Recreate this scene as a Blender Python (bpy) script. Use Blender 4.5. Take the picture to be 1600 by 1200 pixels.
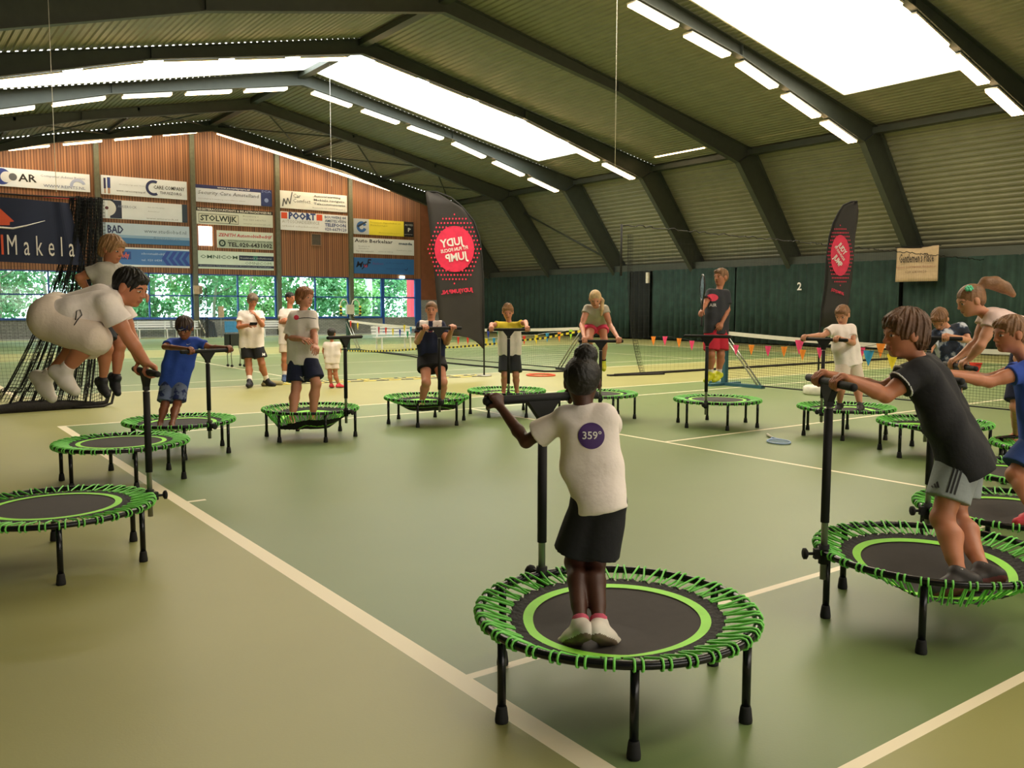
import bpy, bmesh, math, random
import numpy as np
from mathutils import Vector, Matrix
from mathutils.bvhtree import BVHTree

for _o in list(bpy.data.objects):
    bpy.data.objects.remove(_o)
SC = bpy.context.scene
COL = SC.collection
PI = math.pi

# ---------------------------------------------------------------- camera
CAM = np.array([-1.8628, -12.5712, 1.55565])
YAW, PITCH, ROLL, FPX = 0.9415465, -0.0878631, 0.0021441, 1369.56
def _cam_axes():
    cy, sy, cp, sp = math.cos(YAW), math.sin(YAW), math.cos(PITCH), math.sin(PITCH)
    f = np.array([cy*cp, sy*cp, sp]); r = np.array([sy, -cy, 0.0]); u = np.cross(r, f)
    c, s = math.cos(ROLL), math.sin(ROLL)
    return r*c+u*s, u*c-r*s, f
CR, CU, CF = _cam_axes()
cd = bpy.data.cameras.new('camera'); cam = bpy.data.objects.new('camera', cd); COL.objects.link(cam)
cd.sensor_fit = 'HORIZONTAL'; cd.sensor_width = 36.0; cd.lens = FPX/1600*36.0
cd.clip_start = .05; cd.clip_end = 400
m = Matrix.Identity(4)
for i in range(3):
    m[i][0] = CR[i]; m[i][1] = CU[i]; m[i][2] = -CF[i]; m[i][3] = CAM[i]
cam.matrix_world = m
SC.camera = cam

# ---------------------------------------------------------------- world, exposure
SC.view_settings.view_transform = 'Standard'; SC.view_settings.look = 'None'
SC.view_settings.gamma = 1.0; SC.view_settings.use_curve_mapping = False
SC.view_settings.exposure = 0.24
W = bpy.data.worlds.new('sky'); SC.world = W; W.use_nodes = True
bg = W.node_tree.nodes['Background']; bg.inputs[0].default_value = (1.0, 0.98, 0.95, 1); bg.inputs[1].default_value = 8.0
cy_ = SC.cycles
cy_.use_denoising = True
try: cy_.denoiser = 'OPENIMAGEDENOISE'
except Exception: pass
cy_.max_bounces = 8; cy_.diffuse_bounces = 4; cy_.glossy_bounces = 3; cy_.transparent_max_bounces = 16
cy_.sample_clamp_indirect = 6.0; cy_.caustics_reflective = False; cy_.caustics_refractive = False

# hall measures (metres): x along the courts, y across them, z up; court 1 lies at y -10.97..0
RIDGE_X, KNEE, WALLX = 11.885, 14.0, 16.9
ROOF = 10.5; SL = .21
BAY = [-21.3, -16.15, -10.97, -5.8, -0.63, 4.54, 9.72, 14.89, 20.06, 25.3, 31.0, 32.5]
def roofz(x):
    d = abs(x-RIDGE_X)
    if d <= KNEE: return ROOF-SL*d
    return ROOF-SL*KNEE-(d-KNEE)*1.30
def beamz(x):
    d = abs(x-RIDGE_X)
    if d <= 6.8: return 10.0-(10.0-8.72)*d/6.8
    return 8.72-(8.72-7.0)*(d-6.8)/(13.0-6.8)

# daylight comes in through the roof windows and the wall windows: portals guide the renderer to those openings
def portal(name, loc, sx, sy, rot):
    l = bpy.data.lights.new(name, 'AREA'); l.shape = 'RECTANGLE'; l.size = sx; l.size_y = sy
    o = bpy.data.objects.new(name, l); COL.objects.link(o); o.location = loc; o.rotation_euler = rot
    l.cycles.is_portal = True
    return o
Y0_ = -21.5
SKY = [(-0.38, 3.95), (15.15, 19.45), (-15.9, -13.6)]      # y range of each roof window band
SKX = 11.02                               # half length in x from the ridge
ang = math.atan(SL)
for (ya, yb) in SKY:
    for s in (-1, 1):
        portal('skylight_portal', (RIDGE_X+s*(SKX/2+.1), (ya+yb)/2, ROOF-SL*SKX/2+.03), SKX/math.cos(ang), yb-ya, (0, s*ang, 0))
portal('window_portal', (5.9, Y0_-.25, 2.2), 20.0, 2.6, (PI/2, 0, 0))  # portal for the window band added behind the camera
portal('window_portal', (10.5, 32.72, 2.1), 27.0, 2.3, (-PI/2, 0, 0))

# ---------------------------------------------------------------- helpers
def ray(u, v):
    return (u-800)/FPX*CR-(v-600)/FPX*CU+CF
def at_y(u, v, y):
    d = ray(u, v); return CAM+d*((y-CAM[1])/d[1])
def at_z(u, v, z=0.0):
    d = ray(u, v); return CAM+d*((z-CAM[2])/d[2])
def at_d(u, v, D):
    return CAM+ray(u, v)*D
def depth(P):
    return float((np.array(P)-CAM)@CF)
def srgb(c):
    if isinstance(c, str):
        c = [int(c[i:i+2], 16)/255 for i in (0, 2, 4)]
    return tuple((x/12.92 if x <= .04045 else ((x+.055)/1.055)**2.4) for x in c)
MATS = {}
def mat(name, col, rough=.6, metal=0.0, noise=.12, nscale=8.0, bump=0.0, bscale=60.0, spec=None, emit=None, estr=0.0, sheen=0.0, alpha=None):
    if name in MATS: return MATS[name]
    M = bpy.data.materials.new(name); M.use_nodes = True
    nt = M.node_tree; N = nt.nodes; L = nt.links; b = N['Principled BSDF']
    c = srgb(col)
    b.inputs['Roughness'].default_value = rough; b.inputs['Metallic'].default_value = metal
    if spec is not None: b.inputs['Specular IOR Level'].default_value = spec
    tc = N.new('ShaderNodeTexCoord')
    if noise > 0:
        t = N.new('ShaderNodeTexNoise'); t.inputs['Scale'].default_value = nscale; t.inputs['Detail'].default_value = 3
        L.new(tc.outputs['Object'], t.inputs['Vector'])
        r = N.new('ShaderNodeValToRGB')
        r.color_ramp.elements[0].position = .3; r.color_ramp.elements[1].position = .7
        r.color_ramp.elements[0].color = (*[x*(1-noise) for x in c], 1)
        r.color_ramp.elements[1].color = (*[min(1, x*(1+noise)) for x in c], 1)
        L.new(t.outputs['Fac'], r.inputs['Fac']); L.new(r.outputs['Color'], b.inputs['Base Color'])
    else:
        b.inputs['Base Color'].default_value = (*c, 1)
    if bump > 0:
        t2 = N.new('ShaderNodeTexNoise'); t2.inputs['Scale'].default_value = bscale; t2.inputs['Detail'].default_value = 2
        L.new(tc.outputs['Object'], t2.inputs['Vector'])
        bm_ = N.new('ShaderNodeBump'); bm_.inputs['Strength'].default_value = bump; bm_.inputs['Distance'].default_value = .01
        L.new(t2.outputs['Fac'], bm_.inputs['Height']); L.new(bm_.outputs['Normal'], b.inputs['Normal'])
    if emit is not None:
        b.inputs['Emission Color'].default_value = (*srgb(emit), 1); b.inputs['Emission Strength'].default_value = estr
    if sheen: b.inputs['Sheen Weight'].default_value = sheen
    MATS[name] = M
    return M

class MB:
    """mesh collector"""
    def __init__(s): s.v = []; s.f = []; s.m = []; s.sm = []
    def add(s, vs, fs, mi=0, smooth=False):
        o = len(s.v); s.v.extend([tuple(map(float, p)) for p in vs])
        for f in fs: s.f.append(tuple(i+o for i in f)); s.m.append(mi); s.sm.append(smooth)
        return s
    def box(s, x0, x1, y0, y1, z0, z1, mi=0):
        v = [(x, y, z) for z in (z0, z1) for y in (y0, y1) for x in (x0, x1)]
        return s.add(v, [(0, 2, 3, 1), (4, 5, 7, 6), (0, 1, 5, 4), (2, 6, 7, 3), (0, 4, 6, 2), (1, 3, 7, 5)], mi)
    def bar(s, a, b, w, h, up=(0, 0, 1), mi=0):
        a = np.array(a, float); b = np.array(b, float); d = b-a; d /= np.linalg.norm(d)
        r = np.cross(d, np.array(up, float)); n = np.linalg.norm(r)
        if n < 1e-6: r = np.cross(d, (1, 0, 0)); n = np.linalg.norm(r)
        r /= n; u = np.cross(r, d)
        v = []
        for p in (a, b):
            for (i, j) in ((-1, -1), (1, -1), (1, 1), (-1, 1)): v.append(p+r*i*w/2+u*j*h/2)
        return s.add(v, [(3, 2, 1, 0), (4, 5, 6, 7), (0, 1, 5, 4), (1, 2, 6, 5), (2, 3, 7, 6), (3, 0, 4, 7)], mi)
    def tube(s, pts, r, n=8, closed=False, caps=True, mi=0):
        P = np.array(pts, float); k = len(P)
        R_ = r if hasattr(r, '__len__') else [r]*k
        prev = None; vs = []
        for i in range(k):
            if closed: t = P[(i+1) % k]-P[i-1]
            else: t = P[min(i+1, k-1)]-P[max(i-1, 0)]
            t = t/(np.linalg.norm(t)+1e-12)
            if prev is None:
                a = np.array((0, 0, 1.0)) if abs(t[2]) < .9 else np.array((1.0, 0, 0))
            else: a = prev
            n1 = a-t*(a@t); n1 /= np.linalg.norm(n1)+1e-12; prev = n1; n2 = np.cross(t, n1)
            for j in range(n):
                q = 2*PI*j/n; vs.append(P[i]+R_[i]*(math.cos(q)*n1+math.sin(q)*n2))
        fs = []
        for i in range(k if closed else k-1):
            i2 = (i+1) % k
            for j in range(n):
                fs.append((i*n+j, i*n+(j+1) % n, i2*n+(j+1) % n, i2*n+j))
        if caps and not closed:
            fs.append(tuple(range(n))[::-1]); fs.append(tuple((k-1)*n+j for j in range(n)))
        return s.add(vs, fs, mi, True)
    def cyl(s, a, b, r, r2=None, n=16, mi=0):
        return s.tube([a, b], [r, r if r2 is None else r2], n, mi=mi)
    def build(s, name, mats, parent=None, smooth_angle=None):
        me = bpy.data.meshes.new(name); me.from_pydata(s.v, [], s.f)
        if not isinstance(mats, (list, tuple)): mats = [mats]
        for m_ in mats: me.materials.append(m_)
        me.polygons.foreach_set('material_index', s.m); me.polygons.foreach_set('use_smooth', s.sm)
        me.update()
        o = bpy.data.objects.new(name, me); COL.objects.link(o)
        if parent is not None: o.parent = parent
        if any(s.sm) and smooth_angle:
            try: me.set_sharp_from_angle(angle=smooth_angle)
            except Exception: pass
        return o
def tag(o, label=None, cat=None, group=None, kind=None):
    if label: o['label'] = label
    if cat: o['category'] = cat
    if group: o['group'] = group
    if kind: o['kind'] = kind
    return o
def thing(name, loc, label, cat, group=None, rz=0.0):
    o = bpy.data.objects.new(name, None); COL.objects.link(o); o.location = loc; o.rotation_euler = (0, 0, rz)
    o.empty_display_size = .1
    return tag(o, label, cat, group)
def struct(o): o['kind'] = 'structure'; return o
def text_mesh(body, size, extr=0.0, align='CENTER', bold=0.0, sx=1.0, space=1.0, shear=0.0, res=2):
    c = bpy.data.curves.new('t', 'FONT'); c.body = body; c.size = size; c.extrude = extr; c.align_x = align; c.align_y = 'CENTER'
    c.offset = bold; c.space_character = space; c.shear = shear; c.resolution_u = res
    o = bpy.data.objects.new('t', c); COL.objects.link(o)
    dg = bpy.context.evaluated_depsgraph_get(); me = bpy.data.meshes.new_from_object(o.evaluated_get(dg))
    v = np.array([p.co[:] for p in me.vertices]) if len(me.vertices) else np.zeros((0, 3)); v[:, 0] *= sx
    f = [tuple(q.vertices) for q in me.polygons]
    bpy.data.objects.remove(o); bpy.data.curves.remove(c); bpy.data.meshes.remove(me)
    return v, f

# ---------------------------------------------------------------- floor
def floor_material():
    M = bpy.data.materials.new('court_paint'); M.use_nodes = True
    nt = M.node_tree; N = nt.nodes; L = nt.links; b = N['Principled BSDF']
    tc = N.new('ShaderNodeTexCoord'); sp = N.new('ShaderNodeSeparateXYZ'); L.new(tc.outputs['Object'], sp.inputs[0])
    def M_(op, a, b_=None):
        n = N.new('ShaderNodeMath'); n.operation = op
        for i, x in enumerate((a, b_)):
            if x is None: continue
            if isinstance(x, (int, float)): n.inputs[i].default_value = x
            else: L.new(x, n.inputs[i])
        return n.outputs[0]
    def rect(x0, x1, y0, y1):
        X, Y = sp.outputs[0], sp.outputs[1]
        return M_('MULTIPLY', M_('MULTIPLY', M_('GREATER_THAN', X, x0), M_('LESS_THAN', X, x1)), M_('MULTIPLY', M_('GREATER_THAN', Y, y0), M_('LESS_THAN', Y, y1)))
    court = lines = None
    Wd = 10.97; Ln = 23.77; hw = .05
    for y0 in (-10.97, 4.35, 19.85):
        c = rect(0, Ln, y0, y0+Wd); court = c if court is None else M_('MAXIMUM', court, c)
        R = [(0, .1, y0, y0+Wd), (Ln-.1, Ln, y0, y0+Wd), (0, Ln, y0, y0+.05), (0, Ln, y0+Wd-.05, y0+Wd),
             (0, Ln, y0+1.37, y0+1.42), (0, Ln, y0+Wd-1.42, y0+Wd-1.37), (5.46, 5.51, y0+1.37, y0+Wd-1.37), (Ln-5.51, Ln-5.46, y0+1.37, y0+Wd-1.37),
             (5.485, Ln-5.485, y0+5.46, y0+5.51), (0, .24, y0+5.46, y0+5.51), (Ln-.24, Ln, y0+5.46, y0+5.51)]
        for r in R:
            q = rect(*r); lines = q if lines is None else M_('MAXIMUM', lines, q)
    nz = N.new('ShaderNodeTexNoise'); nz.inputs['Scale'].default_value = .7; nz.inputs['Detail'].default_value = 4; L.new(tc.outputs['Object'], nz.inputs['Vector'])
    def mix(f, c1, c2):
        n = N.new('ShaderNodeMix'); n.data_type = 'RGBA'; L.new(f, n.inputs[0])
        for i, c in ((6, c1), (7, c2)):
            if isinstance(c, tuple): n.inputs[i].default_value = (*c, 1)
            else: L.new(c, n.inputs[i])
        return n.outputs[2]
    out_c = mix(nz.outputs['Fac'], srgb('8f8e58'), srgb('a19f66'))
    in_c = mix(nz.outputs['Fac'], srgb('6b7e4e'), srgb('788a58'))
    c = mix(court, out_c, in_c)
    c = mix(lines, c, srgb('f2e6c8'))
    L.new(c, b.inputs['Base Color'])
    b.inputs['Roughness'].default_value = .42; b.inputs['Specular IOR Level'].default_value = .35
    n2 = N.new('ShaderNodeTexNoise'); n2.inputs['Scale'].default_value = 90; L.new(tc.outputs['Object'], n2.inputs['Vector'])
    bp = N.new('ShaderNodeBump'); bp.inputs['Strength'].default_value = .08; bp.inputs['Distance'].default_value = .004
    L.new(n2.outputs['Fac'], bp.inputs['Height']); L.new(bp.outputs['Normal'], b.inputs['Normal'])
    return M
X0, X1, Y0, Y1 = RIDGE_X-WALLX-.3, RIDGE_X+WALLX+.3, -21.5, 32.5
struct(MB().box(X0, X1, Y0, Y1+.4, -.12, 0).build('floor', floor_material()))

# ---------------------------------------------------------------- roof
M_rib = mat('ribbed_roof_sheet', '7d7c64', .5, noise=.08, nscale=2)
M_steel = mat('dark_green_steel', '3a3f36', .55, noise=.1, nscale=4)
M_glaze = mat('roof_window_frame', 'd9d4c4', .5, noise=.05)
def ribbed(mb, xs, xe, y0, y1, pitch=.2, amp=.035):
    """trapezoid ribs that run along y, following the roof slope between xs and xe"""
    a = np.array([xs, roofz(xs)]); b = np.array([xe, roofz(xe)]); L_ = np.linalg.norm(b-a); d = (b-a)/L_; n = np.array([-d[1], d[0]])
    if n[1] < 0: n = -n
    k = max(1, int(round(L_/pitch))); pr = []
    for i in range(k):
        for t, h in ((0, 0), (.35, 0), (.5, amp), (.85, amp)): pr.append(a+d*L_*(i+t)/k+n*h)
    pr.append(b)
    vs = [(p[0], y, p[1]) for y in (y0, y1) for p in pr]; m_ = len(pr)
    mb.add(vs, [(i, i+1, m_+i+1, m_+i) for i in range(m_-1)])
mb = MB()
for i in range(len(BAY)-1):
    ya, yb = BAY[i], BAY[i+1]
    for s in (-1, 1):
        kx = RIDGE_X+s*KNEE; wx = RIDGE_X+s*(KNEE+3.2)
        ribbed(mb, kx, wx, ya, yb)
        sk = [r for r in SKY if ya-.1 < r[0] < yb]
        if i == len(BAY)-2: sk = [(31.3, 31.75)]
        if sk:
            r0, r1 = sk[0]; half = SKX if i != len(BAY)-2 else 12.2
            ribbed(mb, RIDGE_X, RIDGE_X+s*half, ya, r0); ribbed(mb, RIDGE_X, RIDGE_X+s*half, r1, yb); ribbed(mb, RIDGE_X+s*half, kx, ya, yb)
        else: ribbed(mb, RIDGE_X, kx, ya, yb)
o = struct(mb.build('ceiling', M_rib))
def glazing(name, tint):
    M = bpy.data.materials.new(name); M.use_nodes = True; n = M.node_tree; n.nodes.clear()
    o = n.nodes.new('ShaderNodeOutputMaterial'); t = n.nodes.new('ShaderNodeBsdfTransparent'); g = n.nodes.new('ShaderNodeBsdfGlossy'); x = n.nodes.new('ShaderNodeMixShader')
    t.inputs[0].default_value = (*tint, 1); g.inputs['Roughness'].default_value = .05; x.inputs[0].default_value = .05
    n.links.new(t.outputs[0], x.inputs[1]); n.links.new(g.outputs[0], x.inputs[2]); n.links.new(x.outputs[0], o.inputs[0]); return M
M_glass = glazing('clear_glazing', (.62, .90, .90)); M_sky = glazing('warm_tint_glazing', (1.0, .95, .80)); M_sky3 = glazing('added_window_glazing', (.62, .58, .52)); M_sky2 = glazing('cool_tint_glazing', (.88, .96, .96))
wn = 0
for (r0, r1) in SKY:
    for s in (-1, 1):
        wn += 1
        root = struct(bpy.data.objects.new('window_%d' % wn, None)); COL.objects.link(root)
        xa, xb, z0, z1 = RIDGE_X+s*.12, RIDGE_X+s*SKX, ROOF-.02, ROOF-SL*SKX
        g = MB()
        for y in (r0, r1): g.bar((xa, y, z0), (xb, y, z1), .05, .12)
        g.bar((xb, r0, z1), (xb, r1, z1), .05, .12); g.bar((xa, r0, z0), (xa, r1, z0), .05, .12)
        g.build('window_frame', M_glaze, root)
        p = MB().add([(xa, r0, z0+.07), (xb, r0, z1+.07), (xb, r1, z1+.07), (xa, r1, z0+.07)], [(0, 1, 2, 3)])
        p.build('window_pane', M_sky2 if r0 > 10 else M_sky, root)
# narrow light strip next to the end wall
for s in (-1, 1):
    wn += 1
    xa, xb = RIDGE_X+s*.1, RIDGE_X+s*12.2
    p = MB().add([(xa, 31.3, roofz(xa)+.03), (xb, 31.3, roofz(xb)+.03), (xb, 31.75, roofz(xb)+.03), (xa, 31.75, roofz(xa)+.03)], [(0, 1, 2, 3)])
    struct(p.build('window_%d' % wn, M_sky))

# steel frames (tapered rafters with haunch and leg)
def frame(y):
    mb = MB()
    for s in (-1, 1):
        dd = [0, 1.5, 3, 5, 6.8, 9, 11, 13.0]
        bot = [(d, beamz(RIDGE_X+d)) for d in dd]+[(15.9, 3.6), (17.2, 2.1)]
        top = [(d, roofz(RIDGE_X+d)-.02) for d in dd[:-1]]+[(KNEE-.05, roofz(RIDGE_X+KNEE)-.03), (17.0, roofz(RIDGE_X+17.0)-.05), (17.2, 3.0)]
        # web
        n = len(bot); vs = []
        for (d, z) in bot: vs.append((RIDGE_X+s*d, y, z))
        for (d, z) in top: vs.append((RIDGE_X+s*d, y, z))
        mb.add(vs, [(i, i+1, n+i+1, n+i) for i in range(n-1)])
        for line, up in ((bot, 1), (top, -1)):
            for i in range(n-1):
                a, b = line[i], line[i+1]
                mb.bar((RIDGE_X+s*a[0], y, a[1]), (RIDGE_X+s*b[0], y, b[1]), .22, .025, (0, 0, 1) if abs(b[0]-a[0]) > .2 else (1, 0, 0))
        for i in (4, 7):   # stiffener plates
            mb.bar((RIDGE_X+s*bot[i][0], y, bot[i][1]), (RIDGE_X+s*top[i][0], y, top[i][1]), .2, .02, (1, 0, 0))
    return tag(mb.build('roof_beam', M_steel), kind='structure')
for y in BAY[:-1]: frame(y)
mb = MB(); mb.bar((RIDGE_X, Y0, ROOF-.17), (RIDGE_X, Y1, ROOF-.17), .30, .18)
tag(mb.build('ridge_beam', M_steel), kind='structure')
for s in (-1, 1):
    mb = MB(); kx = RIDGE_X+s*(KNEE-.25); mb.bar((kx, Y0, roofz(kx)-.16), (kx, Y1, roofz(kx)-.16), .34, .2)
    tag(mb.build('eaves_beam', M_steel), kind='structure')
    mb = MB(); wx = RIDGE_X+s*(WALLX-.35); mb.bar((wx, Y0, 3.42), (wx, Y1, 3.42), .5, .32)
    tag(mb.build('wall_beam', M_steel), kind='structure')
# thin crossed wind braces in the last full bays
for (ya, yb) in ((25.3, 31.0), (20.06, 25.3)):
    if ya > 24:
        for s in (-1, 1):
            for d0 in (0.3, 4.7, 9.1):
                for fl in (0, 1):
                    a = RIDGE_X+s*(d0+(4.4 if fl else 0)); b = RIDGE_X+s*(d0+(0 if fl else 4.4))
                    tag(MB().cyl((a, ya, roofz(a)-.2), (b, yb, roofz(b)-.2), .035, n=6).build('cross_brace', M_steel), kind='structure')
        for d in (4.7, 9.1):
            for s in (-1, 1):
                x = RIDGE_X+s*d
                tag(MB().bar((x, ya, roofz(x)-.1), (x, yb, roofz(x)-.1), .1, .12).build('purlin_beam', M_steel), kind='structure')
x = RIDGE_X+14.6
tag(MB().cyl((x, 25.3, roofz(x)-.25), (RIDGE_X+16.5, 20.1, 3.7), .05, n=6).build('cross_brace', M_steel), kind='structure')

# ---------------------------------------------------------------- end wall with windows
def wood_material():
    M = mat('vertical_timber_slats', 'b06a3c', .65, noise=0)
    nt = M.node_tree; N = nt.nodes; L = nt.links; b = N['Principled BSDF']
    tc = N.new('ShaderNodeTexCoord'); mp = N.new('ShaderNodeMapping'); mp.inputs['Scale'].default_value = (7.5, 1, .05); L.new(tc.outputs['Object'], mp.inputs[0])
    t = N.new('ShaderNodeTexNoise'); t.inputs['Scale'].default_value = 1.4; t.inputs['Detail'].default_value = 4; L.new(mp.outputs[0], t.inputs['Vector'])
    r = N.new('ShaderNodeValToRGB'); e = r.color_ramp.elements; e[0].position = .35; e[0].color = (*srgb('7b5138'), 1); e[1].position = .68; e[1].color = (*srgb('a87650'), 1)
    L.new(t.outputs['Fac'], r.inputs[0])
    w = N.new('ShaderNodeTexWave'); w.wave_type = 'BANDS'; w.bands_direction = 'X'; w.inputs['Scale'].default_value = 2.6; w.inputs['Distortion'].default_value = 0
    L.new(tc.outputs['Object'], w.inputs['Vector'])
    r2 = N.new('ShaderNodeValToRGB'); e = r2.color_ramp.elements; e[0].position = .05; e[0].color = (.28, .22, .18, 1); e[1].position = .3; e[1].color = (1, 1, 1, 1)
    L.new(w.outputs['Fac'], r2.inputs[0])
    mx = N.new('ShaderNodeMix'); mx.data_type = 'RGBA'; mx.blend_type = 'MULTIPLY'; mx.inputs[0].default_value = 1
    L.new(r.outputs[0], mx.inputs[6]); L.new(r2.outputs[0], mx.inputs[7]); L.new(mx.outputs[2], b.inputs['Base Color'])
    return M
M_wood = wood_material()
M_wood2 = mat('brown_timber_panel', '7d4c33', .6, noise=.1, nscale=3)
def brick_material():
    M = mat('grey_block_wall', '8d8f8c', .8, noise=0); nt = M.node_tree; N = nt.nodes; L = nt.links; b = N['Principled BSDF']
    tc = N.new('ShaderNodeTexCoord'); mp = N.new('ShaderNodeMapping'); mp.inputs['Rotation'].default_value = (PI/2, 0, 0); L.new(tc.outputs['Object'], mp.inputs[0])
    t = N.new('ShaderNodeTexBrick'); t.inputs['Scale'].default_value = 1; t.inputs['Brick Width'].default_value = .22; t.inputs['Row Height'].default_value = .075; t.inputs['Mortar Size'].default_value = .008
    t.inputs['Color1'].default_value = (*srgb('9a9d9a'), 1); t.inputs['Color2'].default_value = (*srgb('868a88'), 1); t.inputs['Mortar'].default_value = (*srgb('5e605e'), 1)
    L.new(mp.outputs[0], t.inputs['Vector']); L.new(t.outputs['Color'], b.inputs['Base Color'])
    return M
M_brick = brick_material()
M_blue = mat('blue_window_paint', '23509a', .45, noise=.05)
WY = 32.5
COLX = [-1.8, 2.55, 6.91, 11.28, 15.61, 19.78, 24.2]
mb = MB()
mb.box(X0, 24.3, WY, WY+.25, 0, .95)
mb.box(24.3, X1, WY, WY+.25, 0, 1.95)
struct(mb.build('wall_far_plinth', M_brick)); bpy.data.objects['wall_far_plinth'].name = 'wall_far'
def gable(mb, x0, x1, z0, y0, y1):
    xs = sorted(set([x0, x1]+[x for x in (RIDGE_X, RIDGE_X-KNEE, RIDGE_X+KNEE) if x0 < x < x1]))
    for a, b in zip(xs[:-1], xs[1:]):
        za, zb = roofz(a)+.02, roofz(b)+.02
        v = [(a, y0, z0), (b, y0, z0), (b, y0, max(zb, z0)), (a, y0, max(za, z0)), (a, y1, z0), (b, y1, z0), (b, y1, max(zb, z0)), (a, y1, max(za, z0))]
        mb.add(v, [(0, 1, 2, 3), (5, 4, 7, 6), (0, 4, 5, 1), (3, 2, 6, 7), (0, 3, 7, 4), (1, 5, 6, 2)])
mb = MB(); gable(mb, X0, 24.3, 3.17, WY-.04, WY+.25)
struct(mb.build('wall_far_timber', M_wood))
mb = MB(); gable(mb, 24.3, X1, 1.95, WY-.03, WY+.25)
struct(mb.build('wall_far_panel', M_wood2))
for x in COLX[:-1]:
    mb = MB(); mb.box(x-.11, x+.11, WY-.22, WY+.02, 0, roofz(x)-.05)
    tag(mb.build('wall_column', mat('olive_steel_column', '5b5d4c', .5)), kind='structure')
for i in range(len(COLX)-1):
    a, b = COLX[i]+.13, COLX[i+1]-.13
    wn += 1
    root = struct(bpy.data.objects.new('window_%d' % wn, None)); COL.objects.link(root)
    last = i == len(COLX)-2
    xr = 21.75 if last else b
    g = MB(); y0, y1 = WY-.02, WY+.08
    for x in (a, xr): g.box(x-.06, x+.06, y0, y1, .95, 3.17)
    if not last: g.box((a+b)/2-.035, (a+b)/2+.035, y0, y1, .95, 3.17)
    for z in (.97, 2.07, 3.14): g.box(a, xr, y0, y1, z-.035, z+.035)
    g.box(a, xr, WY-.1, WY+.1, .9, .97)
    g.build('window_frame', M_blue, root)
    for (xa, xb) in (((a, xr),) if last else ((a, (a+b)/2), ((a+b)/2, b))):
        for (za, zb) in ((.97, 2.07), (2.07, 3.14)):
            MB().add([(xa, WY+.03, za), (xb, WY+.03, za), (xb, WY+.03, zb), (xa, WY+.03, zb)], [(0, 1, 2, 3)]).build('window_pane', M_glass, root)
# glazed door at the right end of the window band
root = struct(bpy.data.objects.new('door_1', None)); COL.objects.link(root)
g = MB()
for x in (21.83, 23.95): g.box(x-.06, x+.06, WY-.03, WY+.09, 0, 3.17)
for z in (.06, 2.07, 3.14): g.box(21.83, 23.95, WY-.02, WY+.08, z-.04, z+.04)
g.box(24.0, 24.3, WY-.02, WY+.2, 0, 3.17)
g.build('door_frame', M_blue, root)
MB().add([(21.83, WY+.03, .1), (23.95, WY+.03, .1), (23.95, WY+.03, 2.07), (21.83, WY+.03, 2.07)], [(0, 1, 2, 3)]).build('door_pane', M_glass, root)
MB().add([(21.83, WY+.03, 2.07), (23.95, WY+.03, 2.07), (23.95, WY+.03, 3.14), (21.83, WY+.03, 3.14)], [(0, 1, 2, 3)]).build('door_pane', M_glass, root)
MB().cyl((22.05, WY-.07, .9), (22.05, WY-.07, 1.3), .015).build('door_handle', mat('brushed_metal', 'b5b5b0', .3, 1.0, noise=0), root)
# brick needs to stop at the door: pale kerb strip, its colour holding the floor's bright reflection
struct(MB().box(X0, 24.0, WY-.35, WY-.01, 0, .05).build('trim_1', mat('pale_reflection_kerb', 'b9c4c2', .4)))

# other walls
M_wall = mat('dark_green_wall', '2c3a30', .8)
struct(MB().box(X1-.02, X1+.2, Y0, Y1, 0, 4.4).build('wall_right', M_wall))
struct(MB().box(X0-.2, X0+.02, Y0, Y1, 0, 4.4).build('wall_left', M_wall))
mb = MB(); gable(mb, X0, X1, 3.5, Y0-.2, Y0); mb.box(X0, X1, Y0-.2, Y0, 0, .9); mb.box(X0, -4.1, Y0-.2, Y0, .9, 3.5); mb.box(15.9, X1, Y0-.2, Y0, .9, 3.5)
struct(mb.build('wall_near', mat('brown_wall', 'b09a80', .8)))
for k in range(8):  # unseen window band, added to light the backs of the nearest children
    wn += 1; xa = -4.1+2.5*k; root = struct(bpy.data.objects.new('window_%d' % wn, None)); COL.objects.link(root)
    g = MB(); [g.box(x-.05, x+.05, Y0-.15, Y0-.03, .9, 3.5) for x in (xa, xa+2.5)]; [g.box(xa, xa+2.5, Y0-.15, Y0-.03, z-.04, z+.04) for z in (.94, 3.46)]; g.build('window_frame', M_blue, root)
    MB().add([(xa, Y0-.09, .9), (xa+2.5, Y0-.09, .9), (xa+2.5, Y0-.09, 3.5), (xa, Y0-.09, 3.5)], [(0, 1, 2, 3)]).build('window_pane', M_sky3, root)

# pleated curtains along the right wall
M_cur = mat('dark_green_curtain', '223a31', .9, noise=.25, nscale=3)
M_cur2 = mat('dark_gap_cloth', '141a17', .95, noise=.2, nscale=3)  # black cloth put in for the dark gap between the green curtains
def curtain(y0, y1, m_, label):
    mb = MB(); n = int((y1-y0)/.06); rnd = random.Random(int(y0*10)); vs = []
    for k in range(n+1):
        y = y0+(y1-y0)*k/n; ph = k*.95+1.7*math.sin(k*.13+y0)
        dx = .075*math.sin(ph)+.02*math.sin(k*.41)
        vs.append((28.15+dx*.6, y, 3.28)); vs.append((28.15+dx, y, .06))
    mb.add(vs, [(2*k, 2*k+1, 2*k+3, 2*k+2) for k in range(n)], 0, True)
    o = mb.build('curtain', m_); md = o.modifiers.new('t', 'SOLIDIFY'); md.thickness = .012
    return tag(o, label, 'curtain', 'curtains along the right side wall')
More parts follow.
